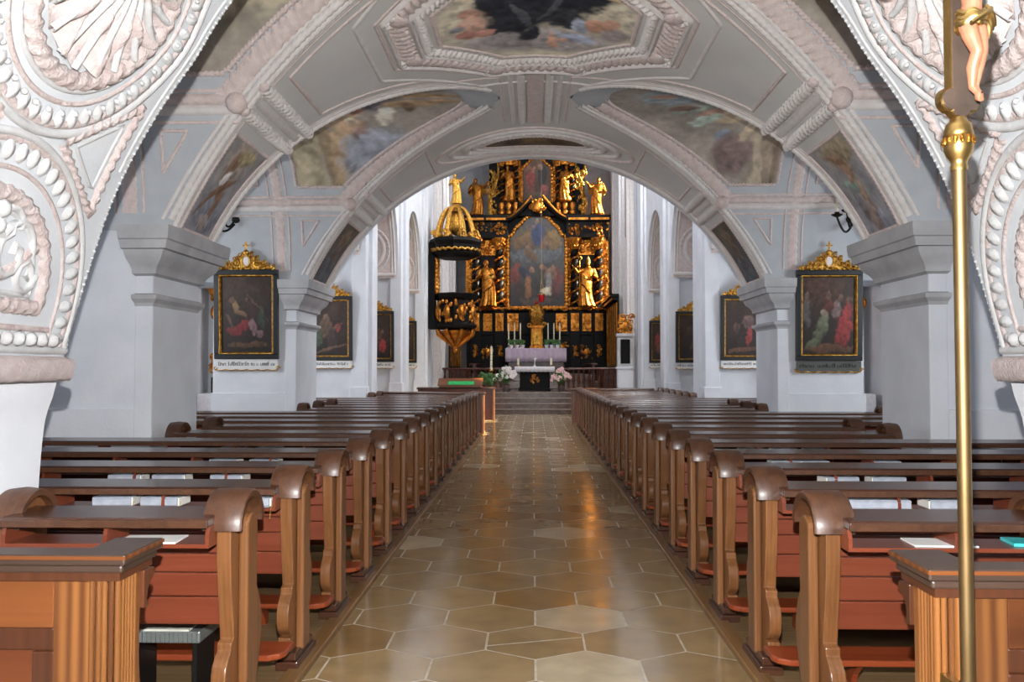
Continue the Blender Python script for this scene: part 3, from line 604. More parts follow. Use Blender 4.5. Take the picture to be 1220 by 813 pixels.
m = MB(); m.box(-7.1, 7.1, -3.2, 2.0, 4.3, 4.5); struct(m.build('ceiling_entrance', PLASTER, smooth=False))
BAY = [(13.4, 17.05), (18.2, 21.65), (22.8, 26.2)]; NZ, NR = 3.9, 2.3
winn = 0
def window(x, y0, y1, z0, z1, s, glass):                     # s = direction into the room along x
    global winn; winn += 1
    m = MB(); d = .05
    for a, b, c, e in ((y0 - d, y0 + d, z0 - d, z1 + d), (y1 - d, y1 + d, z0 - d, z1 + d), (y0, y1, z0 - d, z0 + d), (y0, y1, z1 - d, z1 + d)): m.box(x - .04, x + .04, a, b, c, e)
    for k in range(1, 3): yy = y0 + (y1 - y0) * k / 3; m.box(x - .012, x + .012, yy - .012, yy + .012, z0, z1)
    n = max(2, int((z1 - z0) / .5))
    for k in range(1, n): zk = z0 + (z1 - z0) * k / n; m.box(x - .012, x + .012, y0, y1, zk - .012, zk + .012)
    w = struct(m.build('window_%d' % winn, IRON, smooth=False))
    if glass: m = MB(); m.box(x - .006, x + .006, y0, y1, z0, z1); m.build('pane', GLASS, w, smooth=False)
    return w
for s, nm in ((-1, 'left'), (1, 'right')):
    x = CX + s * 3.57; m = MB()
    for i, (a, b) in enumerate(BAY):
        yc, hw = (a + b) / 2, (b - a) / 2; th = np.linspace(0, PI, 33); ys = yc - hw * np.cos(th); zs = NZ + NR * np.sin(th)
        P = np.array([[(x + dx, y, z), (x + dx, y, 12.2)] for dx in (0,) for y, z in zip(ys, zs)]); m.grid(P.reshape(33, 2, 3))
        P2 = P.reshape(33, 2, 3) + [s * .3, 0, 0]; m.grid(P2); m.grid(np.stack([P.reshape(33, 2, 3)[:, 0], P2[:, 0]], 1))
    for a, b in ((17.05, 18.2), (21.65, 22.8), (26.2, 27.6)): m.box(x, x + s * .3, a + .12, b - .12, 6.0, 12.2)
    nw = struct(m.build('wall_nave_' + nm, PLASTER, angle=30))
    # side-chapel vaults with stuccoed undersides
    m = MB(); mp_ = MB(); mr2 = MB()
    for i, (a, b) in enumerate(BAY):
        yc, hw = (a + b) / 2, (b - a) / 2; th = np.linspace(0, PI, 41); xx = np.linspace(0, 1, 8)
        X = x + s * (.02 + 3.2 * xx); P = np.stack(np.broadcast_arrays(X[None], (yc - hw * np.cos(th))[:, None], (NZ + NR * np.sin(th))[:, None]), 2); m.grid(P)
        th2 = np.linspace(PI * .52, PI, 30); X2 = x + s * (.06 + 2.6 * xx)            # far half: rose field with rings
        f = lambda t_, off: (yc - (hw - off) * np.cos(t_), NZ + (NR - off) * np.sin(t_))
        yy, z2 = f(th2, .02); P = np.stack(np.broadcast_arrays(X2[None], yy[:, None], z2[:, None]), 2); mp_.grid(P)
        def sp(u_, v_):                                     # v = angle, u = distance from the nave face
            yv, zv = f(np.asarray(v_), .025); N = np.stack([0 * yv, np.cos(np.asarray(v_)), -np.sin(np.asarray(v_))], 1); return np.stack([x + s * np.asarray(u_), yv, zv], 1), N
        for cv in (2.80, 2.22, 1.72):
            for rr in (.62, .48, .22):
                t_ = np.linspace(0, 2 * PI, 50); P, N = sp(.85 + rr * np.cos(t_), cv + rr * np.sin(t_) / 2.2); mould(mr2, P, N, .05 if rr == .48 else .03, .03, .2 if rr > .5 else 0, .12)
        for uu_ in (.1, .17, 1.62): P, N = sp(np.full(40, uu_), np.linspace(PI * .52, 3.10, 40)); mould(mr2, P, N, .03)
        P, N = sp(np.linspace(.1, 2.6, 20), np.full(20, 3.10)); mould(mr2, P, N, .05)
    sv = m.build('chapel_vault', PLASTER, nw, angle=30); mp_.build('rose_vault_field', ROSEST, nw); mr2.build('vault_ring_moulding', PALEST, nw)
    m = MB(); m.box(x + s * .1, s * 7.2, 13.4, 27.6, 6.6, 6.9); m.build('aisle_roof', PLASTER, nw)
    # nave pillars with pilaster shafts
    for y0, y1 in ((17.05, 18.2), (21.65, 22.8), (26.2, 27.6)):
        xa, xb = sorted((CX + s * 3.5, CX + s * 3.8)); m = MB(); m.box(xa, xb, y0, y1, 0, 12.2); xc, xd = sorted((CX + s * 3.6, s * 6.9)); m.box(xc, xd, y0 + .1, y1 - .1, 0, 6.6)
        xe, xf = sorted((CX + s * 3.42, CX + s * 3.6)); m.box(xe, xf, y0 + .3, y1 - .3, 0, 12.2); m.box(xa - .03, xb + .03, y0 - .03, y1 + .03, 0, 1.15)
        p = struct(bevel(m.build('pillar', PLASTER, smooth=False), .015))
    # chancel wall
    xw = CX + s * 3.5; m = MB(); wall_yz(m, xw if s > 0 else xw - .4, 27.6, 38.2, 0, 13, CHW if s > 0 else [], .4)
    wc = struct(m.build('wall_chancel_' + nm, PLASTER, smooth=False))
    for yy in (28.6, 31.2, 33.8):
        m = MB(); a_, b_ = sorted((xw, xw - s * .16)); m.box(a_, b_, yy, yy + .7, .7, 12); a_, b_ = sorted((xw, xw - s * .26)); m.box(a_, b_, yy + .2, yy + .5, .7, 12)
        bevel(m.build('pilaster', PALEST, wc, smooth=False), .02)
    for (a, b) in ((16, 18.8), (20, 22.6), (24, 26)) if False else BAY:
        yc = (a + b) / 2; window(x - s * .02, yc - .8, yc + .8, 7.6, 10.4, -s, True)
        area('clerestory_daylight', (x - s * .12, yc, 9), (-s, .3, -.35), 2.8, 1.6, CLER * (1.9 if s > 0 else .22), (1, .97, .94))
    window(xw - s * .02, 29.5, 31.0, 6.5, 10.5, -s, True); area('chancel_daylight', (xw - s * .12, 30.2, 8.5), (-s, .25, -.3), 4, 1.5, CHOIR, DAY)
    for yc in (5.77, 10.4, 15.2):
        window(s * 6.78, yc - .7, yc + .7, 1.7, 3.5, -s, True); area('aisle_daylight', (s * 6.68, yc, 2.6), (-s, .5, -.2), 1.8, 1.4, WIN * (1.5 if yc > 14 else 1.2 if yc > 8 else .3), DAY, rad(140))
for h in SUNW: window(6.85, *h, -1, False)
for h in CHW: window(CX + 3.6, *h, -1, False)
# west windows behind the viewer
for xx in (-1.6, 1.6):
    winn += 1; m = MB(); m.box(xx - .55, xx + .55, -3.08, -3.02, 1.6, 3.6); w = struct(m.build('window_%d' % winn, GLASS, smooth=False))
    area('west_daylight', (xx, -2.95, 2.6), (0, 1, 0), 1.0, 1.9, WIN * .12, DAY)
# gallery front over the last low arch, nave roof, apse wall
m = MB(); th = np.linspace(-AS, AS, 61)
P = np.array([[(CX + R * math.sin(a), y, ZC + R * math.cos(a)), (CX + R * math.sin(a), y, 12.2)] for y in (13.42,) for a in th]); m.grid(P); m.grid(P + [0, .25, 0]); m.grid(np.stack([P[:, 0], P[:, 0] + [0, .25, 0]], 1))
for s in (-1, 1): a_, b_ = sorted((CX + s * XS, CX + s * 3.9)); m.box(a_, b_, 13.42, 13.67, 2.85, 12.2); a_, b_ = sorted((CX + s * 3.8, s * 7.1)); m.box(a_, b_, 13.3, 13.5, 4.9, 6.9)
struct(m.build('wall_gallery', PLASTER, angle=30))
m = MB(); m.box(-3.95, 3.95, 13.4, 38.3, 12.2, 12.5); struct(m.build('ceiling_nave', PLASTER, smooth=False))
m = MB(); m.box(-3.9, 3.9, 38, 38.3, 0, 12.5); m.box(-7.2, -3.5, 27.5, 27.9, 0, 12.5); m.box(3.5, 7.2, 27.5, 27.9, 0, 12.5); struct(m.build('wall_apse', PIERGR, smooth=False))
# chancel floor and steps
m = MB(); m.box(-3.5, 3.6, 28.6, 38, -.01, .7); m.box(-2.6, 2.9, 33.0, 38, .7, 1.0); m.box(-2.2, 2.5, 33.5, 38, 1.0, 1.3)
for k in range(4): m.box(-3.5, 3.6, 27.4 + .3 * k, 28.7, -.01 + .175 * k, .175 * (k + 1))
fc = struct(bevel(m.build('floor_chancel', STEP, smooth=False), .015))
for k in range(4):
    m = MB(); m.box(-3.45, 3.52, 27.36 + .3 * k, 27.66 + .3 * k if k < 3 else 29.2, .175 * (k + 1) - .03, .175 * (k + 1) + .004); o = bevel(m.build('step_tread', TREAD, fc, smooth=False), .008); tag(o, 'worn lighter step edge')

# ================================================================ PEWS
PZ = .02                                                     # platform top
def yzframe(x0, s): return lambda u, v, w: (x0 + s * w, u, v)
def arcpts(c, r, a0, a1, n): return [(c[0] + r * math.cos(a), c[1] + r * math.sin(a)) for a in np.linspace(a0, a1, n)]
def spline(pts, n=6):
    P = np.asarray(pts, float); P = np.vstack([2 * P[0] - P[1], P, 2 * P[-1] - P[-2]]); out = []
    for i in range(1, len(P) - 2):
        for t in np.linspace(0, 1, n, endpoint=False):
            a, b, c, d = P[i - 1:i + 3]; out.append(tuple(.5 * (2 * b + (c - a) * t + (2 * a - 5 * b + 4 * c - d) * t * t + (3 * b - a - 3 * c + d) * t ** 3)))
    return out + [tuple(P[-2])]
back_edge = [(-.120, .868), (-.118, .74), (-.10, .58), (-.075, .44), (-.072, .415)]
scroll = [(-.10, .405), (-.102, .375)] + spline([(-.115, .365), (-.155, .325), (-.168, .27), (-.155, .21), (-.118, .172)], 4)
foot_e = [(-.10, .165), (-.135, .16), (-.138, .12), (-.115, .112)]
front_e = spline([(.17, .08), (.23, .2), (.275, .34), (.265, .46), (.205, .57), (.145, .66), (.122, .76), (.12, .868)], 4)
END = arcpts((0, .868), .12, 0, PI, 13) + back_edge[1:] + scroll + foot_e + [(-.115, .08)] + front_e[:-1]
def pew_end(root, x0, s, aisle=True):
    m = MB(); m.prism(END, 0, .06, yzframe(x0, s)); e = bevel(m.build('end_panel', W_END, root, smooth=False), .006); 
    for p in e.data.polygons: p.use_smooth = False
    m = MB(); th = np.linspace(0, PI, 22); prof_ = [(.118, -.048), (.142, -.052), (.151, -.04), (.153, .03), (.151, .1), (.142, .112), (.118, .108)]
    P = np.array([[(x0 + s * w, r * math.cos(a), .868 + r * math.sin(a)) for r, w in prof_] for a in th]); m.grid(P, closed_v=True)
    m.f.append(tuple(range(7))); m.f.append(tuple(range(21 * 7, 22 * 7))); m.build('arched_cap', W_CAP, e, angle=50)
    m = MB(); sd = -s
    st = [(-.035, .07), (-.035, .80)] + arcpts((.025, .85), .065, PI * .9, .1, 9) + [(.09, .80), (.085, .5), (.09, .07)]
    m.prism(st, 0, .042, yzframe(x0, sd)); bevel(m.build('raised_strip', W_END, e, smooth=False), .012, 3)
    m = MB(); m.box(x0 - s * .045, x0 + s * .07, -.15, .21, 0, .045); m.box(x0 - s * .03, x0 + s * .066, -.13, .19, .045, .085); bevel(m.build('foot_block', W_DARK, e, smooth=False), .006)
    return e
def make_pew(name, s, L):
    """s: direction away from the aisle, L: length; origin at the aisle end on the platform"""
    r = empty(name); pew_end(r, .04 * s, s)
    x1 = s * (L - .06); pew_end(r, x1, s) if False else None
    m = MB(); m.prism(END, 0, .06, yzframe(s * L, -s)); e = bevel(m.build('end_panel', W_END, r, smooth=False), .006)
    m = MB(); th = np.linspace(0, PI, 22); prof_ = [(.118, -.03), (.145, -.034), (.153, .03), (.145, .1), (.118, .096)]
    P = np.array([[(s * (L - w), q * math.cos(a), .868 + q * math.sin(a)) for q, w in prof_] for a in th]); m.grid(P, closed_v=True); m.f.append(tuple(range(5))); m.f.append(tuple(range(21 * 5, 22 * 5))); m.build('arched_cap', W_CAP, e, angle=50)
    a, b = s * .10, s * (L - .06); m = MB(); zz = [.452, .57, .67, .75, .82]
    for z0, z1 in zip(zz[:-1], zz[1:]): m.box(a, b, -.012, .012, z0, z1 - .004)
    bevel(m.build('backrest', W_RED, r, smooth=False), .005)
    m = MB(); m.prism([(-.215, .893), (-.215, .922), (-.20, .93), (.03, .94), (.03, .905), (-.16, .893)], a, b, lambda u, v, w: (w, u, v)); lg = bevel(m.build('book_ledge', W_DARK, r, smooth=False), .006); m = MB(); m.box(a, b, -.222, -.215, .893, .921); bevel(m.build('edge_strip', W_CAP, lg, smooth=False), .002)
    m = MB(); m.box(a, b, -.20, -.012, .810, .826); sh = m.build('book_shelf', W_RED, r, smooth=False)
    n = max(2, int(round(L / .62))); 
    for k in range(n + 1):
        xk = a + s * .008 + (b - a - s * .016) * k / n; m = MB(); m.prism([(-.198, .826), (-.198, .86), (-.185, .893), (-.012, .905), (-.012, .826)], xk - .008, xk + .008, lambda u, v, w: (w, u, v)); m.build('divider', W_RED, sh, smooth=False)
    m = MB(); m.box(a, b, .012, .36, .47, .495); m.box(a, b, .30, .32, .40, .47); bevel(m.build('seat', W_RED, r, smooth=False), .008)
    ka = s * .0; kb = s * (L - .1); m = MB(); c = .07
    kn = [(ka, -.19), (ka, -.33), (ka + s * .02, -.37), (ka + s * c, -.40), (kb, -.40), (kb, -.19)]
    m.prism(kn, .135, .165, lambda u, v, w: (u, v, w)); kk = bevel(m.build('kneeler', W_KNEEL, r, smooth=False), .008)
    for f in (.12, .5, .88):
        xk = ka + (kb - ka) * f; m = MB(); m.prism([(-.36, .135), (-.20, .135), (-.20, .0), (-.25, .0), (-.28, .06)], xk - .014, xk + .014, lambda u, v, w: (w, u, v)); m.build('kneeler_bracket', W_KNEEL, kk, smooth=False)
    return r
AXL, AXR = -1.19, 1.13
ROWS = [3.48 + .85 * k for k in range(18)]
LONG = {1, 2, 3, 4, 7, 8, 9, 13, 14, 15}
ORD = ['first', 'second', 'third', 'fourth', 'fifth', 'sixth', 'seventh', 'eighth', 'ninth', 'tenth', 'eleventh', 'twelfth', 'thirteenth', 'fourteenth', 'fifteenth', 'sixteenth', 'seventeenth', 'eighteenth', 'nineteenth', 'twentieth', 'twenty-first', 'twenty-second']
proto = {}
def pew(k, s):
    L = 1.0 if k == 0 else (3.55 if k in LONG else 2.18)
    key = (s, L)
    if key in proto: r = copy_tree(proto[key])
    else: r = proto[key] = make_pew('pew', s, L)
    r.location = (AXL if s < 0 else AXR, 3.48 + .85 * k, PZ); side = 'left' if s < 0 else 'right'
    if k == 0: l = 'short brown wooden pew just beyond the fluted screen, %s of the aisle' % side
    else: l = 'brown wooden pew with arched end, %s row %s of the aisle counted from the entrance' % (ORD[k], side)
    tag(r, l, 'pew', 'wooden pews %s of the aisle' % side); return r
for k in range(18): pew(k, -1)
for k in range(22): pew(k, 1)

# ---- back screens (nearest) : panelled front with fluted corner
def back_screen(s, xc, yn, L):
    r = empty('pew_screen', (xc, yn, PZ)); zt = .95; sx = s
    m = MB(); m.prism([(0, 0), (0, .095), (.28, .095), (.28, .245), (-.02, .245), (-.02, 0)] if False else [(-.025, -.02), (L, -.02), (L, .09), (.14, .09), (.14, .25), (-.025, .25)], zt - .034, zt, lambda u, v, w: (sx * u, v, w)); tr = bevel(m.build('top_rail', W_TOP, r, smooth=False), .006); m = MB(); m.box(sx * -.027, sx * L, -.0225, -.0185, zt - .015, zt - .004); m.box(sx * -.0275, sx * -.0235, -.02, .25, zt - .015, zt - .004); tag(m.build('worn_edge', W_PINEH, tr, smooth=False), 'worn pale edge of the dark top')
    m = MB(); m.prism([(-.012, -.008), (L, -.008), (L, .08), (.13, .08), (.13, .235), (-.012, .235)], zt - .06, zt - .034, lambda u, v, w: (sx * u, v, w)); bevel(m.build('cornice_moulding', W_TOP, r, smooth=False), .008)
    m = MB(); m.prism([(0, 0), (L, 0), (L, .07), (.12, .07), (.12, .22), (0, .22)], zt - .085, zt - .06, lambda u, v, w: (sx * u, v, w)); m.build('fascia', W_PANEL, r, smooth=False)
    # fluted pilaster wraps the corner
    def flute(n, w):                                        # profile across
        q = []
        for i in range(n):
            for a in np.linspace(0, PI, 7): q.append((w * (i + .5) / n - w / n * .5 * math.cos(a) * .94, -.011 * math.sin(a)))
        return q
    m = MB(); q = [(sx * u, v + .012) for u, v in flute(5, .10)]; P = np.array([[(x, y, z) for x, y in q] for z in (.0, zt - .085)]); m.grid(P)
    m.box(sx * .004, sx * .10, .010, .06, 0, zt - .085); q = [(sx * (v + .012), u) for u, v in flute(6, .12)]; m.grid(np.array([[(x, y + .004, z) for x, y in q] for z in (0, zt - .085)])); m.box(sx * .011, sx * .05, .01, .125, 0, zt - .085)
    m.build('fluted_pilaster', W_PINEV, r, angle=60)
    # side cheek with flared foot and console
    ck = [(.12, 0), (.42, 0), (.41, .06)] + spline([(.36, .15), (.29, .25), (.22, .36), (.175, .50), (.165, .64), (.17, zt - .085)], 5) + [(.12, zt - .085)]
    m = MB(); m.prism(ck, .012, .055, lambda u, v, w: (sx * w, u, v)); bevel(m.build('side_cheek', W_PINEV, r, smooth=False), .006)
    m = MB(); m.prism(spline([(.165, zt - .09), (.235, zt - .095), (.24, zt - .12), (.20, zt - .15), (.19, zt - .19), (.205, zt - .215), (.165, zt - .215)], 4), .0, .07, lambda u, v, w: (sx * w, u, v)); bevel(m.build('console_bracket', W_PANEL, r, smooth=False), .005)
    # frame and panel
    m = MB(); m.box(sx * .10, sx * .215, .015, .05, 0, zt - .085); bevel(m.build('stile', W_PINEV, r, smooth=False), .003)
    m = MB(); m.box(sx * (L - .12), sx * L, .015, .05, 0, zt - .085); bevel(m.build('stile', W_PINEV, r, smooth=False), .003)
    m = MB(); m.box(sx * .215, sx * (L - .12), .015, .05, zt - .235, zt - .085); bevel(m.build('cross_rail', W_PINEH, r, smooth=False), .003); m = MB(); m.box(sx * .215, sx * (L - .12), .015, .05, 0, .14); bevel(m.build('cross_rail', W_PINEH, r, smooth=False), .003)
    x0, x1, z0, z1 = .215, L - .12, .14, zt - .235
    m = MB(); 
    for a, b, c, d in ((x0, x1, z1 - .075, z1), (x0, x1, z0, z0 + .075), (x0, x0 + .075, z0 + .075, z1 - .075), (x1 - .075, x1, z0 + .075, z1 - .075)): m.box(sx * a, sx * b, .024, .05, c, d)
    bevel(m.build('panel_moulding', W_PANEL, r, smooth=False), .008)
    m = MB(); m.box(sx * (x0 + .07), sx * (x1 - .07), .032, .048, z0 + .07, z1 - .07); m.build('panel', W_PANEH, r, smooth=False)
    return r
r = back_screen(-1, -1.285, 2.56, .94); tag(r, 'orange pine pew screen with fluted corner at the left edge of the photo', 'pew screen', 'pine screens behind the last pews')
r = back_screen(1, 1.16, 2.44, 1.06); tag(r, 'orange pine pew screen with fluted corner behind the brass crucifix pole', 'pew screen', 'pine screens behind the last pews')
# ---- front screens
def front_screen(s, x, y, L, label):
    r = empty('front_screen', (x, y, PZ)); sx = s
    m = MB(); m.box(sx * .03, sx * L, -.02, .02, 0.02, .91)
    n = int(L / .7)
    bevel(m.build('panel_board', W_RED, r, smooth=False), .004)
    for k in range(n): m = MB(); a = .14 + (L - .2) * k / n; m.box(sx * a, sx * (a + (L - .2) / n - .12), .02, .034, .2, .8); bevel(m.build('raised_panel', W_PANEH, r, smooth=False), .01)
    m = MB(); m.prism([(-.22, .91), (-.22, .935), (-.19, .955), (.05, .97), (.05, .91)], sx * -.03, sx * (L + .02), lambda u, v, w: (w, u, v)); bevel(m.build('top_ledge', W_DARK, r, smooth=False), .008)
    m = MB(); m.box(0, sx * .06, -.14, .06, 0, .91); bevel(m.build('end_post', W_PINEV, r, smooth=False), .008)
    m = MB(); m.box(sx * (L - .06), sx * L, -.14, .06, 0, .91); bevel(m.build('end_post', W_PINEV, r, smooth=False), .008)
    return tag(r, label, 'pew front', 'panelled fronts before the first pews')
front_screen(-1, -1.12, 19.1, 3.3, 'sunlit wooden pew front closing the pews left of the aisle')
front_screen(-1, -1.10, 23.75, 2.2, 'sunlit wooden front carrying the reading desk near the steps')
front_screen(1, 1.05, 22.55, 2.2, 'dark wooden pew front closing the pews right of the aisle')

# ---- hymn books and leaflets on the shelves
def make_book():
    b = empty('hymn_book'); m = MB(); m.box(-.11, .11, -.068, .07, 0, .005); m.box(-.11, .11, -.068, .07, .045, .050); m.prism([(-.068, 0), (-.078, .012), (-.078, .038), (-.068, .050), (-.064, .050), (-.064, 0)], -.11, .11, lambda u, v, w: (w, u, v))
    bevel(m.build('cover', BOOKC, b, smooth=False), .002); m = MB(); m.box(-.116, .116, -.063, .068, .006, .044); m.build('page_block', PAGES, b, smooth=False)
    m = MB(); m.add([(.112, -.03, .034), (.112, -.02, .034), (.124, -.07, .004), (.124, -.08, .004), (.122, -.096, -.05), (.122, -.086, -.05)], [(0, 1, 2, 3), (3, 2, 5, 4)]); m.build('ribbon', RIBY, b, smooth=False); return b
bk = make_book(); first = [True]
def book(row, px, side, where):
    y = 3.48 + .85 * row - .115; x = (px - 635) * y / 985
    b = bk if first[0] else copy_tree(bk); first[0] = False
    b.location = (x, y, PZ + .8265); b.rotation_euler = (0, 0, rad(rng.uniform(-5, 5))); b.scale = (.86, 1, 1)
    tag(b, where, 'book', 'grey hymn books in the pew shelves')
PW = 'row %s of the aisle'
L_ = [(1, 137, 'outermost'), (1, 195, 'middle'), (1, 305, 'innermost'), (2, 150, 'outermost'), (2, 203, 'middle'), (2, 273, 'innermost'), (3, 268, 'outer'), (3, 316, 'inner'), (4, 276, 'outer'), (4, 320, 'inner')]
Rr = [(1, 1003, 'innermost'), (1, 1048, 'middle'), (1, 1115, 'outermost'), (2, 993, 'inner'), (2, 1048, 'outer'), (3, 930, 'innermost'), (3, 963, 'middle'), (3, 1046, 'outermost'), (4, 892, 'innermost'), (4, 930, 'second'), (4, 968, 'third'), (4, 1160, 'outermost')]
for lst, s, nm in ((L_, -1, 'left'), (Rr, 1, 'right')):
    for row, px, w in lst: book(row, px, s, '%s grey hymn book on the shelf of the %s pew row %s of the aisle' % (w, ORD[row], nm))
def sheet(name, mat_, loc, w, d, h, rz, label, cat):
    m = MB(); m.box(-w / 2, w / 2, -d / 2, d / 2, 0, h); o = m.build(name, mat_, None, smooth=False, loc=loc); o.rotation_euler = (0, 0, rad(rz)); return tag(o, label, cat)
zs_ = PZ + .827
sheet('paper_leaflet', PAPER, (-1.55, 3.35, zs_), .24, .15, .006, 4, 'white paper leaflet lying on the first shelf behind the left screen', 'paper')
sheet('paper_leaflet', PAPER, (1.62, 3.37, zs_), .24, .15, .006, -3, 'white paper leaflet on the first right shelf beside the crucifix pole', 'paper')
sheet('booklet', TEAL, (1.98, 3.37, zs_), .17, .13, .012, -8, 'turquoise booklet on the first right shelf at the photo edge', 'booklet')
# ---- heater below the first left pew
h = empty('pew_heater', (-1.62, 3.745, PZ)); m = MB(); m.box(-.17, .16, -.12, .12, .32, .372); bevel(m.build('housing', HEATG, h, smooth=False), .006)
m = MB(); m.box(-.17, .11, -.118, .12, .372, .380); m.build('top_plate', HEATW, h, smooth=False); m = MB()
for k in range(16): m.box(-.165 + .02 * k, -.153 + .02 * k, -.128, -.12, .326, .366)
m.build('grille', HEATG, h, smooth=False); m = MB(); m.box(-.15, -.13, -.1, .1, 0, .32); m.build('bracket', IRON, h, smooth=False); m = MB(); m.box(.12, .14, -.1, .1, 0, .32); m.build('bracket', IRON, h, smooth=False)
tag(h, 'grey slotted heater with cream top plate beneath the first left pew', 'heater')

# ================================================================ FIGURES AND ORNAMENT
def bake(o, vox=None, it=4):
    if vox: r_ = o.modifiers.new('remesh', 'REMESH'); r_.mode = 'VOXEL'; r_.voxel_size = vox; r_.use_smooth_shade = True
    if it: q = o.modifiers.new('smooth', 'SMOOTH'); q.iterations = it; q.factor = .4
    dg = bpy.context.evaluated_depsgraph_get(); me = bpy.data.meshes.new_from_object(o.evaluated_get(dg)); mt = list(o.data.materials)
    o.modifiers.clear(); o.data = me
    if not me.materials: [me.materials.append(x) for x in mt]
    me.polygons.foreach_set('use_smooth', [True] * len(me.polygons)); return o
def limb(m, pts, rs, n=10):
    pts = np.asarray(pts, float); t = np.linspace(0, len(pts) - 1, 6 * len(pts)); i = np.arange(len(pts))
    P = np.stack([np.interp(t, i, pts[:, k]) for k in range(3)], 1); r_ = np.interp(t, i, rs); m.tube(P, r_, n)
    for p, q in zip(pts, rs): m.ball(p, q * 1.0, nu=n, nv=8)
def hand(m, p, d, side, S=1.0, curl=.4):
    """palm at p pointing along d, four unequal fingers and a thumb"""
    d = np.asarray(d, float); d /= np.linalg.norm(d); a = np.cross(d, [0, 1, 0]); a /= np.linalg.norm(a) + 1e-9; b = np.cross(a, d)
    p = np.asarray(p, float); m.ball(p + d * .045 * S, .04 * S, .02 * S, .05 * S, 10, 8, np.stack([a, b, d], 1))
    for k, (o_, l) in enumerate(((-.03, .065), (-.01, .08), (.01, .075), (.03, .055))):
        q = p + d * .08 * S + a * o_ * S; m.tube([q, q + (d + b * curl * .5) * l * .5 * S, q + (d + b * curl * 1.4) * l * .95 * S], [.010 * S, .009 * S, .007 * S], 6)
    q = p + d * .03 * S + a * side * .035 * S; m.tube([q, q + (a * side + d) * .03 * S, q + (a * side * .8 + d * 1.4 + b * .3) * .045 * S], [.012 * S, .011 * S, .008 * S], 6)
def robed(H, mirror=1, arm=0, seat=False, seed=0):
    """robed saint of height H facing -y"""
    m = MB(); r_ = np.random.default_rng(seed); n = 48; th = np.linspace(0, 2 * PI, n, endpoint=False)
    zs = [0, .02, .10, .25, .40, .50, .58, .66, .74, .80, .83, .86, .885]; rx = [.17, .175, .155, .14, .135, .13, .115, .125, .135, .12, .07, .042, .04]; ry = [.14, .145, .13, .11, .10, .10, .088, .09, .088, .075, .055, .042, .04]
    P = []
    for z, a, b in zip(zs, rx, ry):
        f = 1 + (.11 * max(0, .75 - z) / .75) * np.sin(9 * th + 2.4 * z + seed) + .05 * max(0, .8 - z) * np.sin(17 * th + seed); sway = mirror * .035 * math.sin(z * 5.2)
        P.append(np.stack([(sway + a * f * np.cos(th)) * H, (b * f * np.sin(th) - .015 * math.sin(z * 4)) * H, np.full(n, z * H)], 1))
    m.grid(np.array(P), closed_v=True, flip=True); m.f.append(tuple(range(n))); m.f.append(tuple(range((len(zs) - 1) * n, len(zs) * n)))
    hx = mirror * .035 * math.sin(.9 * 5.2) * H
    m.ball((hx, -.01 * H, .935 * H), .047 * H, .056 * H, .068 * H, 14, 12); m.ball((hx, -.066 * H, .93 * H), .010 * H, .014 * H, .016 * H); m.ball((hx, -.05 * H, .895 * H), .03 * H, .03 * H, .035 * H)   # head, nose, beard
    m.ball((hx, .02 * H, .955 * H), .054 * H, .052 * H, .055 * H, 12, 9)
    for sd in (-1, 1):
        m.ball((hx + sd * .05 * H, 0, .93 * H), .008 * H, .012 * H, .018 * H)
        sh = np.array([hx * .8 + sd * .115 * H, 0, .785 * H]); out = (arm == 1 and sd == mirror) or arm == 2
        el = sh + np.array([sd * .06, -.03, -.16]) * H if not out else sh + np.array([sd * .12, -.05, -.06]) * H
        ha = el + (np.array([-sd * .05, -.12, .02]) if not out else np.array([sd * .07, -.10, .09])) * H
        limb(m, [sh, el, ha], [.048 * H, .045 * H, .028 * H]); hand(m, ha, ha - el, -sd, H / 1.75)
    for a in np.linspace(-.9, .9, 5):                         # mantle folds across the front
        t = np.linspace(0, 1, 14); m.tube(np.stack([(mirror * (.12 - .2 * t) + .02 * np.sin(6 * t)) * H, (-.10 - .03 * np.sin(t * PI)) * H + 0 * t, (.60 - .12 * a - .22 * t + .03 * a * t) * H], 1), .018 * H, 6)
    return m
def wing(m, c, s, L):
    for k in range(9):
        a = rad(78 - 13 * k); l = L * (1 - .055 * k); t = np.linspace(0, 1, 8)
        P = np.stack([c[0] + s * (l * t * math.cos(a)), np.full(8, c[1] + .012 * k), c[2] + l * t * math.sin(a) - .15 * L * t * t], 1); m.tube(P, L * (.03 + .05 * np.sin(t * PI * .9)), 6)
def scroll(m, c, r, turns, s=1, tr=.05, d=(1, 0, 0), e=(0, 0, 1), a0=0):
    t = np.linspace(0, 1, 14 * max(1, int(turns * 2))); an = a0 + s * turns * 2 * PI * t; q = r * (1 - t * .88); d, e, c = map(lambda x: np.asarray(x, float), (d, e, c))
    m.tube(c + q[:, None] * np.cos(an)[:, None] * d + q[:, None] * np.sin(an)[:, None] * e, tr * (1.1 - .6 * t), 6)
def carve(m, x0, x1, z0, z1, y, k, seed, size=.07):           # leafy relief inside a rectangle on a vertical face
    r_ = np.random.default_rng(seed)
    for i in range(k):
        x, z = r_.uniform(x0, x1), r_.uniform(z0, z1); q = size * r_.uniform(.6, 1.2)
        if i % 3 == 0: scroll(m, (x, y - .3 * q, z), q * 1.3, 1.4, r_.choice([-1, 1]), q * .35, a0=r_.uniform(0, 6))
        else: m.ball((x, y, z), q * r_.uniform(.5, 1), q * .6, q * r_.uniform(.6, 1.3), 8, 6)
def canvas(name, parent, img, nx, nz, xf, y, label):          # xf(u,v)->(x,z)
    V, U = np.meshgrid(np.linspace(0, 1, nz), np.linspace(0, 1, nx), indexing='ij'); X, Z = xf(U, V); m = MB(); m.grid(np.stack([X, np.full_like(X, y), Z], 2), col=sample(img, U, V)); o = m.build(name, OIL, parent)
    if label: o['label'] = label
    return o

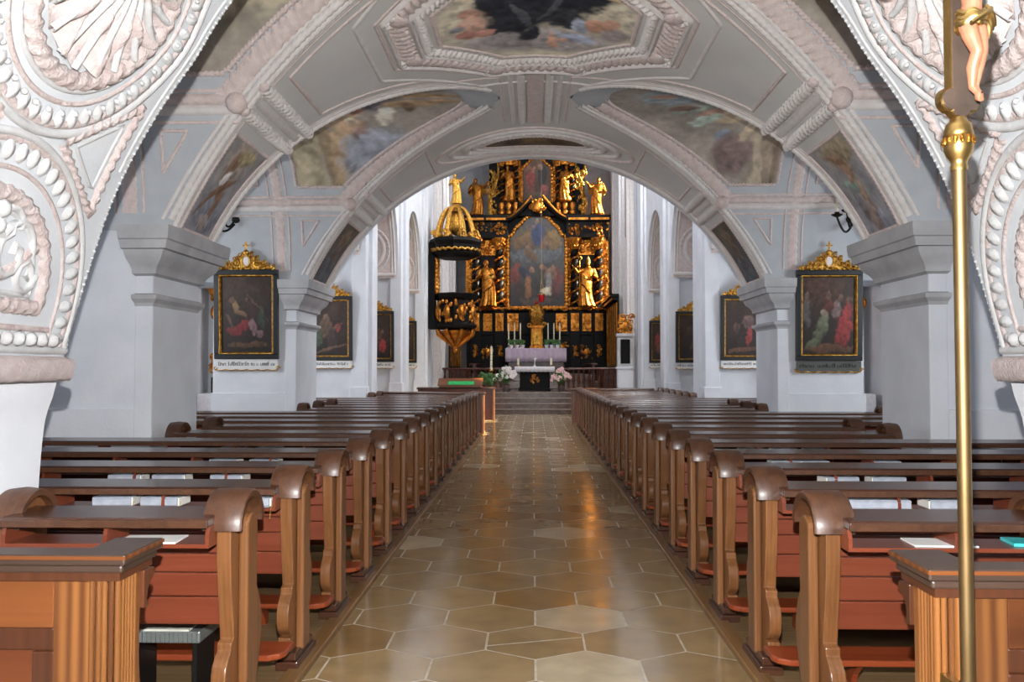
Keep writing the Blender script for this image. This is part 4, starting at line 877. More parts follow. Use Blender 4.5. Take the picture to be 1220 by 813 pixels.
# ---- station paintings
def station(px, Y, zc, img, label, letters, light, tilt=2.5):
    r = empty('wall_painting', ((px - 635) * Y / 985, Y, zc)); r.rotation_euler = (rad(tilt), 0, 0); w, h = .483, .665
    m = MB()
    for a, b, c, d in ((-w, w, h - .075, h), (-w, w, -h, -h + .075), (-w, -w + .075, -h + .075, h - .075), (w - .075, w, -h + .075, h - .075)): m.box(a, b, -.055, .0, c, d)
    bevel(m.build('black_frame', BLACKF, r, smooth=False), .008)
    wi, hi = w - .075, h - .075; g = .032; O = [(-wi, -hi), (wi, -hi), (wi, hi), (-wi, hi)]; P = []
    for d, y in ((0, -.05), (.006, -.058), (.014, -.056), (g, -.028), (g, -.012)): P.append([(x - math.copysign(d, x), y, z - math.copysign(d, z)) for x, z in O])
    m = MB(); m.grid(np.array(P), closed_v=True); m.build('gilt_moulding', GOLDP, r, angle=20)
    canvas('canvas', r, img, 70, 96, lambda U, V: ((U * 2 - 1) * (wi - g + .004), (V * 2 - 1) * (hi - g + .004)), -.014, None)
    # crest
    m = MB(); out = lambda x: h + .02 + .27 * max(0, 1 - abs(x) / .47) ** 1.15 + .045
    m.prism([(-.44, h + .005), (.44, h + .005), (.43, h + .04), (.25, h + .09), (.12, h + .2), (0, h + .255), (-.12, h + .2), (-.25, h + .09), (-.43, h + .04)], -.022, -.006, lambda u, v, ww: (u, ww, v))
    for s in (-1, 1):
        for x, z, q in ((.41, .035, .04), (.33, .05, .045), (.25, .07, .05), (.16, .10, .055), (.17, .17, .04), (.09, .22, .045), (.28, .11, .03)): scroll(m, (s * x, -.03, h + z), q, 1.5, s, .013, a0=1)
        for x in (.05, .12, .2, .28, .36, .42): m.ball((s * x, -.034, h + .02), .022, .016, .018)
    m.ball((0, -.03, h + .25), .05, .03, .05)
    th = np.linspace(0, 2 * PI, 30); m.tube(np.stack([.062 * np.cos(th), np.full(30, -.036), h + .13 + .085 * np.sin(th)], 1), .016, 7, False); c_ = m.build('gilt_crest', GOLDP, r)
    m = MB(); m.ball((0, -.03, h + .13), .055, .012, .078, 16, 10); m.build('oval_medallion', PETAL, c_)
    m = MB(); m.box(-.012, .012, -.035, -.018, h + .27, h + .42); m.box(-.05, .05, -.035, -.018, h + .35, h + .372); bevel(m.build('crest_cross', GOLDP, c_, smooth=False), .004)
    # lettered plaque
    nx, nz = 220, 30; U, V = np.meshgrid(np.linspace(0, 1, nx), np.linspace(0, 1, nz)); C = np.tile(lin((222, 222, 220) if light else (92, 92, 90)), (nz, nx, 1)); r_ = np.random.default_rng(letters); x = .05
    while x < .93:
        if r_.random() < .16: x += .025; continue
        wL = r_.uniform(.018, .03); hi_ = .78 if r_.random() < .3 else .62; M = ((U > x) & (U < x + .008) | (U > x + wL - .008) & (U < x + wL)) & (V > .36) & (V < hi_) | (U > x) & (U < x + wL) & (np.abs(V - (.6 if r_.random() < .5 else .38)) < .03)
        C[M] = lin((30, 28, 28)); x += wL + .007
    m = MB(); sc_ = -.012 * np.abs(np.sin(U * PI * 6)) * (V < .04); X, Z = (U * 2 - 1) * .47, -h - .15 + V * .145 + sc_
    m.grid(np.stack([X, np.full_like(X, -.03), Z], 2), col=C); m.grid(np.stack([X, np.full_like(X, -.012), Z], 2), col=C); m.build('lettered_plaque', LABELM, r)
    m = MB(); x_ = np.linspace(-.47, .47, 90); m.tube(np.stack([x_, np.full(90, -.025), -h - .155 - .016 * np.abs(np.sin(x_ * PI * 6 / .94))], 1), .010, 6)
    for s in (-1, 1): scroll(m, (s * .47, -.025, -h - .13), .03, 1.2, s, .01)
    m.build('gilt_edge', GOLDP, r); return tag(r, label, 'painting', 'framed devotional paintings on the pillars')
def oil(seed, st, top=(74, 53, 40), bot=(42, 31, 25)): return paint(110, 80, top, bot, st, seed, .4, .8, .8)
DR = (138, 26, 26)
station(291, 12.22, 2.34, oil(101, [(.5, .72, .3, .16, 0, (70, 52, 40)), (.28, .6, .07, .09, 20, (150, 118, 66)), (.38, .52, .16, .03, -25, (132, 96, 62)), (.42, .33, .18, .08, 20, DR), (.2, .26, .14, .04, 0, (120, 30, 28)), (.62, .33, .07, .13, 25, (142, 104, 108)), (.76, .24, .06, .06, 0, (126, 92, 92)), (.78, .46, .07, .15, 0, (62, 74, 54)), (.7, .6, .3, .018, -40, (104, 80, 56)), (.14, .42, .12, .03, -55, (104, 74, 60)), (.55, .55, .09, .12, 0, (70, 44, 36)), (.88, .55, .07, .1, 0, (50, 42, 46)), (.5, .1, .4, .04, 0, (96, 66, 38)), (.5, .68, .04, .04, 0, (124, 86, 62)), (.2, .68, .05, .05, 0, (112, 78, 58))]), 'framed painting left of the nave with a red-robed figure fallen among soldiers', 1, True)
station(984, 12.22, 2.31, oil(102, [(.4, .8, .4, .2, 0, (86, 56, 42)), (.8, .36, .13, .30, -14, (164, 32, 28)), (.72, .2, .14, .08, 30, (150, 30, 26)), (.64, .58, .1, .13, -20, (138, 110, 104)), (.72, .72, .05, .05, 0, (128, 88, 66)), (.34, .30, .1, .22, -28, (104, 110, 80)), (.18, .12, .16, .06, 20, (98, 104, 78)), (.42, .52, .06, .05, 0, (150, 132, 112)), (.07, .52, .08, .2, 0, (98, 88, 86)), (.07, .74, .04, .05, 0, (126, 100, 84)), (.5, .62, .1, .1, 0, (104, 44, 32)), (.5, .76, .05, .05, 0, (116, 78, 58)), (.9, .7, .06, .05, 0, (110, 74, 56)), (.5, .06, .5, .05, 0, (104, 66, 38)), (.75, .85, .2, .012, -40, (84, 60, 44))]), 'framed painting right of the nave with a tall figure in a red robe', 2, False)
station(391, 17.02, 2.36, oil(103, [(.15, .35, .14, .2, 0, (74, 88, 62)), (.4, .55, .16, .2, 0, (98, 72, 52)), (.72, .5, .07, .08, 0, (168, 40, 36)), (.55, .45, .3, .03, 25, (104, 76, 54)), (.55, .3, .14, .2, 0, (70, 50, 46)), (.5, .12, .45, .03, 12, (110, 76, 50)), (.4, .72, .05, .05, 0, (130, 96, 72))]), 'framed painting on the left wall seen behind the second pillar, with a green figure', 3, True)
station(885, 17.02, 2.36, oil(104, [(.62, .36, .08, .22, -8, (160, 40, 32)), (.6, .6, .14, .12, 0, (110, 80, 78)), (.3, .5, .1, .1, 30, (92, 64, 56)), (.5, .1, .5, .04, 5, (104, 66, 44)), (.62, .68, .04, .04, 0, (132, 96, 76))]), 'framed painting on the right wall seen behind the second pillar, with a slim red figure', 4, True)
station(447, 21.56, 2.36, oil(105, [(.72, .28, .12, .16, 0, (176, 34, 38)), (.6, .5, .1, .16, 0, (104, 70, 52)), (.4, .6, .2, .14, 0, (84, 60, 46)), (.7, .6, .05, .05, 0, (132, 98, 74))]), 'framed painting on the left wall with a bright red robe low in the middle', 5, True)
station(826, 21.56, 2.34, oil(106, [(.5, .45, .04, .3, -30, (104, 76, 46)), (.6, .3, .12, .14, 0, (80, 50, 56)), (.4, .66, .16, .1, 0, (86, 62, 46)), (.7, .5, .1, .1, 0, (52, 62, 42))]), 'dark framed painting on the right wall, third from the entrance', 6, True)
station(478, 26.14, 2.36, oil(107, [(.7, .4, .12, .2, 0, (96, 70, 50)), (.8, .6, .06, .06, 0, (132, 98, 70)), (.5, .25, .2, .1, 0, (88, 60, 44))]), 'small-looking framed painting on the left wall beside the pulpit', 7, True)
station(791, 26.14, 2.36, oil(108, [(.2, .5, .1, .25, 0, (146, 44, 34)), (.3, .3, .1, .12, 0, (120, 78, 46)), (.5, .6, .2, .2, 0, (84, 58, 42))]), 'framed painting on the right wall nearest the altar, gilt edge catching light', 8, True)

# ---- wall sconces
def sconce(px, py, s, candles, label):
    Y = 12.13; r = empty('wall_sconce', ((px - 635) * Y / 985, Y, 1.55 + (438 - py) * Y / 985)); r.scale = (1.3, 1.3, 1.3); m = MB(); m.lathe([(0, 0), (.05, 0), (.055, .012), (.03, .03), (0, .035)], n=16); o = m.build('wall_plate', IRON, r); o.rotation_euler = (PI / 2, 0, 0); o.location = (0, .02, 0)
    for k, (dx, dz) in enumerate(((-s * .11, -.02), (-s * .22, -.07))):
        t = np.linspace(0, 1, 20); m = MB(); m.tube(np.stack([dx * t, -.03 - .15 * t, dz - .12 * np.sin(t * PI) + .06 * t], 1), .012, 8); a = m.build('arm', IRON, r)
        c = (dx, -.18, dz + .06); m = MB(); m.lathe([(.0, 0), (.02, 0), (.055, .018), (.062, .03), (.03, .03), (.026, .055), (.0, .055)], c, 16); m.build('drip_cup', IRON, a)
        if candles: m = MB(); m.lathe([(0, .05), (.013, .05), (.013, .26), (.004, .262), (.003, .28), (0, .28)], c, 10); m.build('candle', WAX, a)
    return tag(r, label, 'wall lamp', 'iron wall sconces')
sconce(276, 258, 1, False, 'dark iron two-armed sconce above the left wall painting')
sconce(1012, 262, 1, True, 'dark iron sconce with white candles above the right wall painting')

# ---- processional crucifix
cr = empty('processional_crucifix', (1.178, 2.30, PZ - .045)); tag(cr, 'tall brass-poled crucifix with pale carved body at the right pew screen', 'crucifix')
m = MB(); m.lathe([(.0, 0), (.0185, 0), (.0185, 2.14), (0, 2.14)], n=20); m.build('pole', BRASSD, cr)
m = MB(); m.lathe([(.021, .655), (.03, .66), (.032, .675), (.026, .69), (.032, .705), (.028, .715), (.021, .72)], n=20); m.box(-.012, .012, .02, .13, .66, .70); m.build('holder_ring', BRASS, cr)
m = MB(); m.lathe([(.0, -.03), (.03, -.03), (.03, .03), (.021, .035)], n=20); m.build('socket', BRASS, cr)
m = MB(); m.lathe([(.0, 2.07), (.027, 2.07), (.028, 2.085), (.024, 2.095), (.030, 2.11), (.04, 2.125), (.046, 2.145), (.0475, 2.165), (.0475, 2.185), (.043, 2.192), (.048, 2.20), (.045, 2.215), (.043, 2.225), (.040, 2.24), (.030, 2.25), (.026, 2.262), (.02, 2.27), (0, 2.272)], n=32)
m.v[-1][:, :2] *= .80; m.v[-1][:, 2] = 2.272 - (2.272 - m.v[-1][:, 2]) * .76; m.build('knob', BRASS, cr, angle=60); m = MB()
for k in range(14):
    a = 2 * PI * k / 14; m.ball((.0378 * math.cos(a), .0378 * math.sin(a), 2.200), .006, .006, .013)
m.build('knob_tracery', GOLDP, cr)
cz = 2.33
def trefoil(c, q, d, g):                                      # outline pieces of a cross end
    return [(c[0] + q * 1.0 * x, c[1] + q * z) for x, z in d]
def cross_shape(m, g, y0, y1):
    hw = .027 + g; fr = lambda u, v, w: (u, w, v)
    m.prism([(-hw, 2.30), (hw, 2.30), (hw, 2.90), (-hw, 2.90)], y0, y1, fr); m.prism([(-.24, 2.735 - hw), (.24, 2.735 - hw), (.24, 2.735 + hw), (-.24, 2.735 + hw)], y0 + .0005, y1 - .0005, fr)
    for (cx_, cz_, dx, dz) in ((0, 2.305, 0, -1), (0, 2.90, 0, 1), (-.24, 2.735, -1, 0), (.24, 2.735, 1, 0)):
        for (a, b) in ((0.0, .010), (-.030, -.008), (.030, -.008)):
            ox, oz = (a, b * dz) if dx == 0 else (b * dx, a); th = np.linspace(0, 2 * PI, 24, endpoint=False); m.prism([(cx_ + ox + (.029 + g) * math.cos(t), cz_ + oz + (.029 + g) * math.sin(t)) for t in th], y0 + .0002 * (1 + abs(a) * 10), y1 - .0002 * (1 + abs(a) * 10), fr)
cb = empty('cross', (0, 0, 0)); cb.parent = cr; cb.rotation_euler = (0, 0, rad(14))
m = MB(); cross_shape(m, .006, -.010, .012); m.build('gilt_edge', BRASS, cb, smooth=False)
m = MB(); cross_shape(m, .0, -.016, -.004); m.build('dark_face', CROSSW, cb, smooth=False)
# carved body: one continuous mesh
m = MB(); y = -.045
limb(m, [(0, y, 2.505), (.004, y - .006, 2.545), (.0, y - .006, 2.60), (0, y, 2.655), (0, y, 2.685)], [.036, .030, .039, .037, .014], 14)
m.ball((0, y - .004, 2.60), .047, .030, .045, 14, 10); m.ball((0, y, 2.655), .05, .026, .022, 14, 8)
m.ball((.012, y - .022, 2.712), .021, .025, .030, 14, 12); m.ball((.013, y - .046, 2.706), .004, .006, .007); m.tube([(0, y, 2.675), (.008, y - .012, 2.695)], .014, 8)
for s in (-1, 1):
    hx = s * .017; kn = (s * .010 + .004, y - .032, 2.405); an = (.007 * s + .006, y - .004, 2.315)
    limb(m, [(hx, y, 2.50), (hx * 1.1, y - .018, 2.455), kn, (s * .011 + .005, y - .012, 2.365), an], [.030, .027, .019, .019, .011], 12)
    limb(m, [an, (.004 * s + .007, y - .022, 2.292)], [.011, .008], 8); m.ball((.004 * s + .007, y - .024, 2.286), .010, .012, .016)
    for k in range(5): m.ball((.004 * s + .007 + (k - 2) * .0038, y - .030, 2.272 + abs(k - 2) * .0015), .0026, .004, .005, 6, 5)
    limb(m, [(s * .048, y, 2.665), (s * .115, y + .008, 2.690), (s * .195, y + .018, 2.722)], [.019, .014, .009], 10); hand(m, (s * .195, y + .018, 2.722), (s, 0, .25), 1, .42, .6)
body = bake(m.build('carved_body', SKIN, cb), .0028, 3); body.location = (.004, -.004, .022); body.scale = (.76, .9, 1)
m = MB(); th = np.linspace(0, 2 * PI, 40)
for k, (z, r1, r2) in enumerate(((2.518, .043, .037), (2.508, .045, .040), (2.497, .045, .041), (2.486, .044, .040), (2.478, .041, .037))): m.tube(np.stack([r1 * np.cos(th), y - .004 + r2 * np.sin(th) , z + .007 * np.sin(th + k) + .004 * np.sin(5 * th)], 1), .0075, 6, False)
for k in range(4): t = np.linspace(0, 1, 10); m.tube(np.stack([.04 + .018 * t * (1 + .3 * k) , y - .012 - .012 * np.sin(t * 3) - .004 * k, 2.505 - .055 * t + .01 * k], 1), .007, 6)
t = np.linspace(0, 1, 14); m.tube(np.stack([-.04 + .085 * t, y - .042 - .006 * np.sin(t * PI), 2.475 + .045 * t], 1), .008, 6); m.build('loincloth', BRASS, body)
m = MB()
for a in np.linspace(0, 2 * PI, 14, endpoint=False): m.ball((.012 + .02 * math.cos(a), y - .012 + .022 * math.sin(a), 2.728 + .003 * math.sin(3 * a)), .009, .009, .010)
m.ball((.014, y - .036, 2.686), .012, .009, .014); m.build('hair_and_beard', W_DARK, body)
m = MB(); m.ball((.007, y - .036, 2.292), .003, .003, .003); m.build('nail', IRON, body)

# ================================================================ HIGH ALTAR
AX, AY = .18, 36.0
def az(py): return 1.55 + (438 - py) * .03655
ret = empty('high_altar_retable', (AX, AY, 1.3)); tag(ret, 'towering black and gold high altar retable at the end of the aisle', 'altar')
def rl(z): return z - 1.3                                     # world height -> local
# predella
m = MB(); m.box(-3.05, 3.05, -.35, .8, 0, rl(3.0)); m.box(-3.0, 3.0, -.30, .8, rl(3.0), rl(3.98)); m.box(-3.12, 3.12, -.48, .8, rl(3.98), rl(4.10)); m.box(-3.1, 3.1, -.42, .8, rl(2.94), rl(3.03))
for x in (-2.66, -1.62, 1.62, 2.66): m.box(x - .24, x + .24, -.46, -.2, 0, rl(3.98))
bevel(m.build('predella', BLACK, ret, smooth=False), .02)
for x, w in ((-2.66, .17), (-2.14, .19), (-1.62, .17), (1.62, .17), (2.14, .19), (2.66, .17), (-1.05, .24), (1.05, .24)):
    yy = -.47 if abs(abs(x) - 2.14) > .1 and abs(x) > 1.5 else -.31
    m = MB(); m.box(x - w, x + w, yy - .015, yy + .02, rl(3.12), rl(3.88)); carve(m, x - w * .8, x + w * .8, rl(3.16), rl(3.84), yy - .01, 16, int(abs(x) * 100) + (x > 0), .06); m.build('gilt_panel', GOLD, ret)
    m = MB(); m.ball((x, yy, rl(2.25)), .05, .03, .2); carve(m, x - w * .5, x + w * .5, rl(2.0), rl(2.5), yy - .01, 10, int(abs(x) * 77), .06); m.build('gilt_mount', GOLD, ret)
m = MB(); xs = np.linspace(-3.1, 3.1, 120); m.tube(np.stack([xs, np.full(120, -.49), np.full(120, rl(4.08)) + .02 * np.sin(xs * 22)], 1), .05, 7); carve(m, -3.05, 3.05, rl(4.03), rl(4.12), -.5, 70, 9, .06); m.build('gilt_ledge', GOLD, ret)
# back body
m = MB(); m.box(-3.05, 3.05, -.05, .7, rl(4.10), rl(8.1)); bevel(m.build('main_body', BLACK, ret, smooth=False), .02)
m = MB(); m.box(-2.1, 2.1, -.02, .6, rl(8.2), rl(11.2)); bevel(m.build('upper_body', BLACK, ret, smooth=False), .02)
def column(x, z0, z1, r, y=-.28):
    H = z1 - z0; t = np.linspace(0, 1, 90); ph = t * 5.0 * 2 * PI
    m = MB(); m.tube(np.stack([x + r * .35 * np.cos(ph), y + r * .35 * np.sin(ph), rl(z0) + .12 + t * (H - .12)], 1), r * .82, 12); m.lathe([(0, 0), (r * 1.5, 0), (r * 1.5, .05), (r * 1.2, .08), (r, .13), (0, .13)], (x, y, rl(z0)), 18); c = m.build('twisted_column', BLACK, ret)
    m = MB(); m.tube(np.stack([x + r * .95 * np.cos(ph + PI), y + r * .95 * np.sin(ph + PI), rl(z0) + .12 + t * (H - .12)], 1), r * .26, 7)
    for i in range(3, 88, 3): m.ball((x + r * 1.02 * math.cos(ph[i] + PI), y + r * 1.02 * math.sin(ph[i] + PI), rl(z0) + .12 + t[i] * (H - .12)), r * .42, r * .42, r * .38, 7, 5)
    m.lathe([(r * 1.2, .02), (r * 1.55, .03), (r * 1.2, .06)], (x, y, rl(z0)), 16); m.build('gilt_vine', GOLD, c)
    m = MB(); m.lathe([(r * .9, 0), (r * 1.1, .06), (r * 1.3, .2), (r * 1.9, .42), (r * 2.0, .5), (0, .5)], (x, y, rl(z1)), 20, mod=lambda th, z: 1 + .14 * np.cos(8 * th + z * 9)); carve(m, x - r * 1.4, x + r * 1.4, rl(z1) + .1, rl(z1) + .48, y - r * 1.3, 14, int(x * 31 + z1 * 7) % 999, .07); m.build('gilt_capital', GOLD, c)
for x in (-2.66, -1.62, 1.62, 2.66): column(x, 4.12, 6.65, .16)
for x in (-1.53, -.92, .92, 1.53): column(x, 8.75, 10.3, .10, -.2)
# entablatures
m = MB()
for s in (-1, 1):
    a, b = sorted((s * 1.25, s * 3.1)); m.box(a, b, -.5, .7, rl(7.15), rl(7.4)); m.box(a, b, -.45, .7, rl(7.4), rl(7.85)); m.box(a - (.06 if s < 0 else 0), b + (.06 if s > 0 else 0), -.62, .7, rl(7.85), rl(8.12))
    t = np.linspace(0, 1, 16); P = np.stack([s * (1.3 - 1.05 * t), np.full(16, -.4), rl(7.95) + .95 * t ** 1.5], 1); m.tube(P, .13, 8)
bevel(m.build('entablature', BLACK, ret, smooth=False), .015)
m = MB()
for s in (-1, 1):
    for x in (1.62, 2.66): carve(m, s * x - .2, s * x + .2, rl(7.2), rl(7.8), -.5, 16, int(x * 10 + s), .07)
    for x0, x1 in ((1.35, 2.2), (2.3, 3.1)): m.box(s * x0, s * x1, -.635, -.6, rl(7.9), rl(7.99))
    carve(m, *sorted((s * 1.3, s * 3.05)), rl(7.42), rl(7.8), -.46, 24, 5 + s, .055)
    t = np.linspace(0, 1, 16); m.tube(np.stack([s * (1.3 - 1.05 * t), np.full(16, -.55), rl(8.02) + .95 * t ** 1.5], 1), .045, 7)
m.build('gilt_frieze', GOLD, ret)
m = MB(); m.box(-1.9, 1.9, -.32, .6, rl(10.8), rl(11.2)); m.box(-2.05, 2.05, -.42, .6, rl(11.2), rl(11.35)); bevel(m.build('upper_entablature', BLACK, ret, smooth=False), .015); m = MB(); m.box(-1.75, 1.75, -.3, .5, rl(8.12), rl(8.72)); bevel(m.build('upper_plinth', BLACK, ret, smooth=False), .015)
m = MB(); carve(m, -1.85, 1.85, rl(10.84), rl(11.16), -.33, 60, 77, .09); m.build('gilt_frieze', GOLD, ret)
for x in (-1.53, -1.22, -.92, .92, 1.22, 1.53): m = MB(); m.lathe([(0, 0), (.13, 0), (.15, .1), (.1, .2), (.14, .34), (.12, .5), (0, .5)], (x, -.32, rl(8.2)), 14); m.build('gilt_urn', GOLD, ret)
for s in (-1, 1):
    for x0, x1, z0, z1, k, sd in ((1.80, 2.5, 6.5, 7.05, 34, 11), (1.30, 1.46, 4.3, 7.0, 36, 12), (2.85, 3.06, 4.4, 7.0, 40, 13), (1.85, 2.45, 4.3, 4.7, 0, 14)):
        if k: m = MB(); a, b = sorted((s * x0, s * x1)); m.box(a - .05, b + .05, -.09, -.05, rl(z0) - .05, rl(z1) + .05); carve(m, a, b, rl(z0), rl(z1), -.09, k, sd + 3 * s + 30, .08); m.build('gilt_carving', GOLD, ret)
    for x, z, q, sd in ((1.05, 2.3, .34, 1), (2.14, 2.2, .26, 2), (1.05, 1.75, .2, 3), (2.66, 1.7, .16, 4)):
        m = MB(); m.ball((s * x, -.36, rl(z)), q * .5, .03, q * .7); carve(m, s * x - q, s * x + q, rl(z) - q, rl(z) + q, -.38, 14, 80 + sd + s * 5, .07); m.build('gilt_mount', GOLD, ret)
    m = MB(); a, b = sorted((s * .72, s * .86)); m.box(a, b, -.06, -.03, rl(8.8), rl(10.6)); carve(m, a, b, rl(8.8), rl(10.6), -.07, 30, 51 + s, .08); m.build('gilt_carving', GOLD, ret)
    m = MB(); m.lathe([(0, 0), (.2, .02), (.26, .2), (.1, .3), (0, .3)], (s * 1.22, -.25, rl(10.35)), 14, sy=.5); m.build('gilt_canopy', GOLD, ret)
def outline(zb, zs_, zt, w, shoulder, n=26):
    """half width as a function of height: straight sides, stepped shoulder, ogee top"""
    right = [(w, zb), (w, zs_), (w * shoulder, zs_ + .10)] + spline([(w * shoulder, zs_ + .12), (w * shoulder * .86, zs_ + (zt - zs_) * .38), (w * .52, zs_ + (zt - zs_) * .62), (w * .34, zs_ + (zt - zs_) * .86), (0, zt)], 6)
    return right
def painted(name, out, img, y, fr_r, label):
    R_ = np.array(out); zb, zt = R_[0, 1], R_[-1, 1]; hw = lambda z: np.interp(z, R_[:, 1], R_[:, 0])
    def xf(U, V): Z = rl(zb) + V * (zt - zb); return (U * 2 - 1) * np.maximum(hw(zb + V * (zt - zb)), .01), Z
    V, U = np.meshgrid(np.linspace(0, 1, 150), np.linspace(0, 1, 90), indexing='ij'); X, Z = xf(U, V); w0 = R_[:, 0].max(); m = MB(); m.grid(np.stack([X, np.full_like(X, y), Z], 2), col=sample(img, np.clip((X / w0 + 1) / 2, 0, 1), V)); o = m.build(name, OIL, ret); o['label'] = label
    L = np.vstack([R_, (R_ * [-1, 1])[::-1][1:], R_[:1]]); P = np.stack([L[:, 0], np.full(len(L), y - .02), rl(0) + L[:, 1]], 1); P = resample(P, .05); m = MB(); k = np.arange(len(P)); m.tube(P, fr_r * (1 + .22 * np.sin(k * 1.3)), 8)
    for i in range(0, len(P), 3): m.ball(P[i] + [0, -.05, 0], fr_r * 1.1, fr_r * .7, fr_r * 1.1, 7, 5)
    m.build('gilt_frame', GOLD, ret)
BGR = lambda l: l
img = paint(150, 110, (112, 112, 108), (50, 42, 38), [(.5, .72, .42, .14, 0, (134, 110, 70)), (.5, .55, .45, .08, 0, (112, 118, 122)), (.24, .70, .16, .09, 20, (150, 110, 64)), (.78, .72, .14, .1, 0, (168, 128, 56)), (.62, .68, .08, .06, 30, (158, 116, 76)), (.35, .64, .1, .04, 40, (150, 108, 76)), (.5, .78, .09, .13, 10, (66, 88, 140)), (.54, .83, .1, .06, -20, (70, 92, 146)), (.5, .91, .04, .035, 0, (176, 140, 110)), (.44, .86, .05, .03, 0, (160, 130, 120)), (.4, .55, .12, .05, -30, (130, 96, 64)), (.14, .36, .1, .12, 0, (146, 60, 40)), (.3, .35, .12, .05, -25, (52, 56, 82)), (.34, .22, .07, .13, 0, (166, 106, 44)), (.2, .18, .1, .1, 0, (72, 52, 42)), (.84, .32, .1, .1, 0, (140, 56, 44)), (.72, .36, .1, .07, 20, (150, 106, 72)), (.7, .26, .05, .1, 0, (150, 146, 140)), (.66, .17, .12, .05, -5, (228, 214, 176)), (.82, .18, .1, .08, 0, (112, 50, 48)), (.5, .26, .12, .06, 0, (66, 58, 56)), (.4, .4, .05, .04, 0, (176, 126, 92)), (.6, .42, .05, .03, 0, (156, 110, 80)), (.5, .06, .3, .04, 0, (88, 66, 54))], 200, .35, .8, .72)
painted('main_painting', outline(4.14, 7.25, 8.25, 1.27, .84), img, -.10, .085, 'tall shaped painting of a blue-robed figure among clouds above a crowd')
img = paint(110, 90, (120, 84, 52), (52, 40, 36), [(.28, .5, .14, .22, 0, (144, 50, 36)), (.2, .7, .1, .1, 0, (128, 80, 54)), (.68, .55, .16, .26, 0, (54, 52, 58)), (.6, .74, .07, .06, 0, (150, 112, 84)), (.4, .68, .07, .07, 0, (150, 100, 74)), (.76, .26, .12, .1, 0, (142, 66, 56)), (.3, .25, .16, .12, 0, (110, 56, 40)), (.5, .15, .3, .06, 0, (84, 64, 46))], 210, .3)
painted('upper_painting', outline(8.75, 10.05, 10.85, .66, 1.0), img, -.06, .065, 'smaller shaped upper painting with red and dark figures')
m = MB(); carve(m, -.17, .17, rl(8.2), rl(8.8), -.62, 26, 41, .10); m.ball((0, -.6, rl(8.5)), .2, .12, .3, 16, 10); scroll(m, (-.22, -.6, rl(8.45)), .14, 1.5, 1, .05); scroll(m, (.22, -.6, rl(8.45)), .14, 1.5, -1, .05); m.build('gilt_cartouche', GOLD, ret)
for s in (-1, 1):
    m = MB(); t = np.linspace(0, 1, 24); m.tube(np.stack([s * (2.0 - .25 * t + .12 * np.sin(t * 6)), np.full(24, -.1), rl(8.2) + 2.4 * t], 1), .13 - .07 * t, 8); carve(m, *sorted((s * 1.75, s * 2.1)), rl(8.3), rl(10.3), -.2, 34, 60 + s, .10); m.build('gilt_volute', GOLDP, ret)
# saints and angels: each a thing of its own
def saint(x, z, H, mirror, arm, seed, label, extra=None, wings=False, y=-.62, rz=0):
    r = empty('saint_statue' if not wings else 'angel_statue', (AX + x, AY + y, z), rz); o = robed(H, mirror, arm, False, seed).build('figure', GOLD, r); bake(o, H * .0105, 3)
    m = MB(); m.lathe([(0, 0), (.24, 0), (.26, .03), (.22, .06), (0, .06)], (0, 0, -.055), 18); m.build('plinth', GOLD, r)
    if extra == 'staff':
        m = MB(); sx = .30 * mirror; m.tube([(sx, -.1, 0), (sx, -.1, H * .98)], .022, 8); scroll(m, (sx, -.1, H * 1.04), .10, 1.3, 1, .022, a0=-PI / 2); m.build('crozier', GOLDP, r)
        m = MB(); m.lathe([(.075, 0), (.085, .06), (.07, .15), (.01, .24)], (mirror * .035 * math.sin(4.68) * H, 0, H * .955), 14, sy=.6); m.build('mitre', GOLDP, r)
    if extra == 'book': m = MB(); m.box(-.02 - .34 * 0 + mirror * .06, mirror * .06 + .26, -.34, -.24, H * .60, H * .66); bevel(m.build('book', GOLDP, r, smooth=False), .01)
    if wings:
        for s in (-1, 1): m = MB(); wing(m, (s * .08, .12, H * .66), s, H * .30); m.build('wing', GOLDP, r)
    return tag(r, label, 'statue', 'gilded figures on the high altar')
s1 = saint(-2.14, 4.155, 2.0, 1, 0, 1, 'gilded saint holding a book in the left niche of the high altar', 'book')
s2 = saint(2.12, 4.155, 2.0, -1, 1, 2, 'gilded saint with staff in the right niche of the high altar', 'staff')
saint(-1.22, 8.78, 1.55, 1, 0, 3, 'small gilded saint left of the upper altar painting', None, y=-.34)
saint(1.22, 8.78, 1.55, -1, 0, 4, 'small gilded saint right of the upper altar painting', None, y=-.34)
saint(-2.62, 8.18, 1.6, 1, 1, 5, 'gilded winged angel on the left outer corner of the altar entablature', None, True, -.3)
saint(2.62, 8.18, 1.6, -1, 1, 6, 'sunlit gilded winged angel on the right outer corner of the altar entablature', None, True, -.3)
# ---- mensa, tabernacle, candles
ms = empty('altar_table', (.12, 34.6, 1.3)); m = MB(); m.box(-1.15, 1.15, -.35, .45, 0, .95); bevel(m.build('block', MARBLE, ms, smooth=False), .02); m = MB(); m.box(-1.22, 1.22, -.42, .5, .95, 1.02); bevel(m.build('slab', MARBLE, ms, smooth=False), .015); tag(ms, 'marble altar table under the lace cloth before the retable', 'altar table')
m = MB(); x = np.linspace(-1.26, 1.26, 120); rows = [(.46, 1.045), (-.445, 1.045), (-.465, 1.03), (-.47, .9), (-.475, .7), (-.475, .50)]
P = np.array([[(xx, y_ - .012 * math.sin(xx * 26) * (z_ < 1), z_ - (.025 * abs(math.sin(xx * 12)) if z_ < .55 else 0)) for xx in x] for y_, z_ in rows]); m.grid(P); o = m.build('altar_cloth', LACE, None, loc=(.12, 34.6, 1.3)); sol = o.modifiers.new('thick', 'SOLIDIFY'); sol.thickness = .008; tag(o, 'pale lace-edged cloth hanging over the high altar table', 'altar cloth')
TZ = 1.3 + 1.05
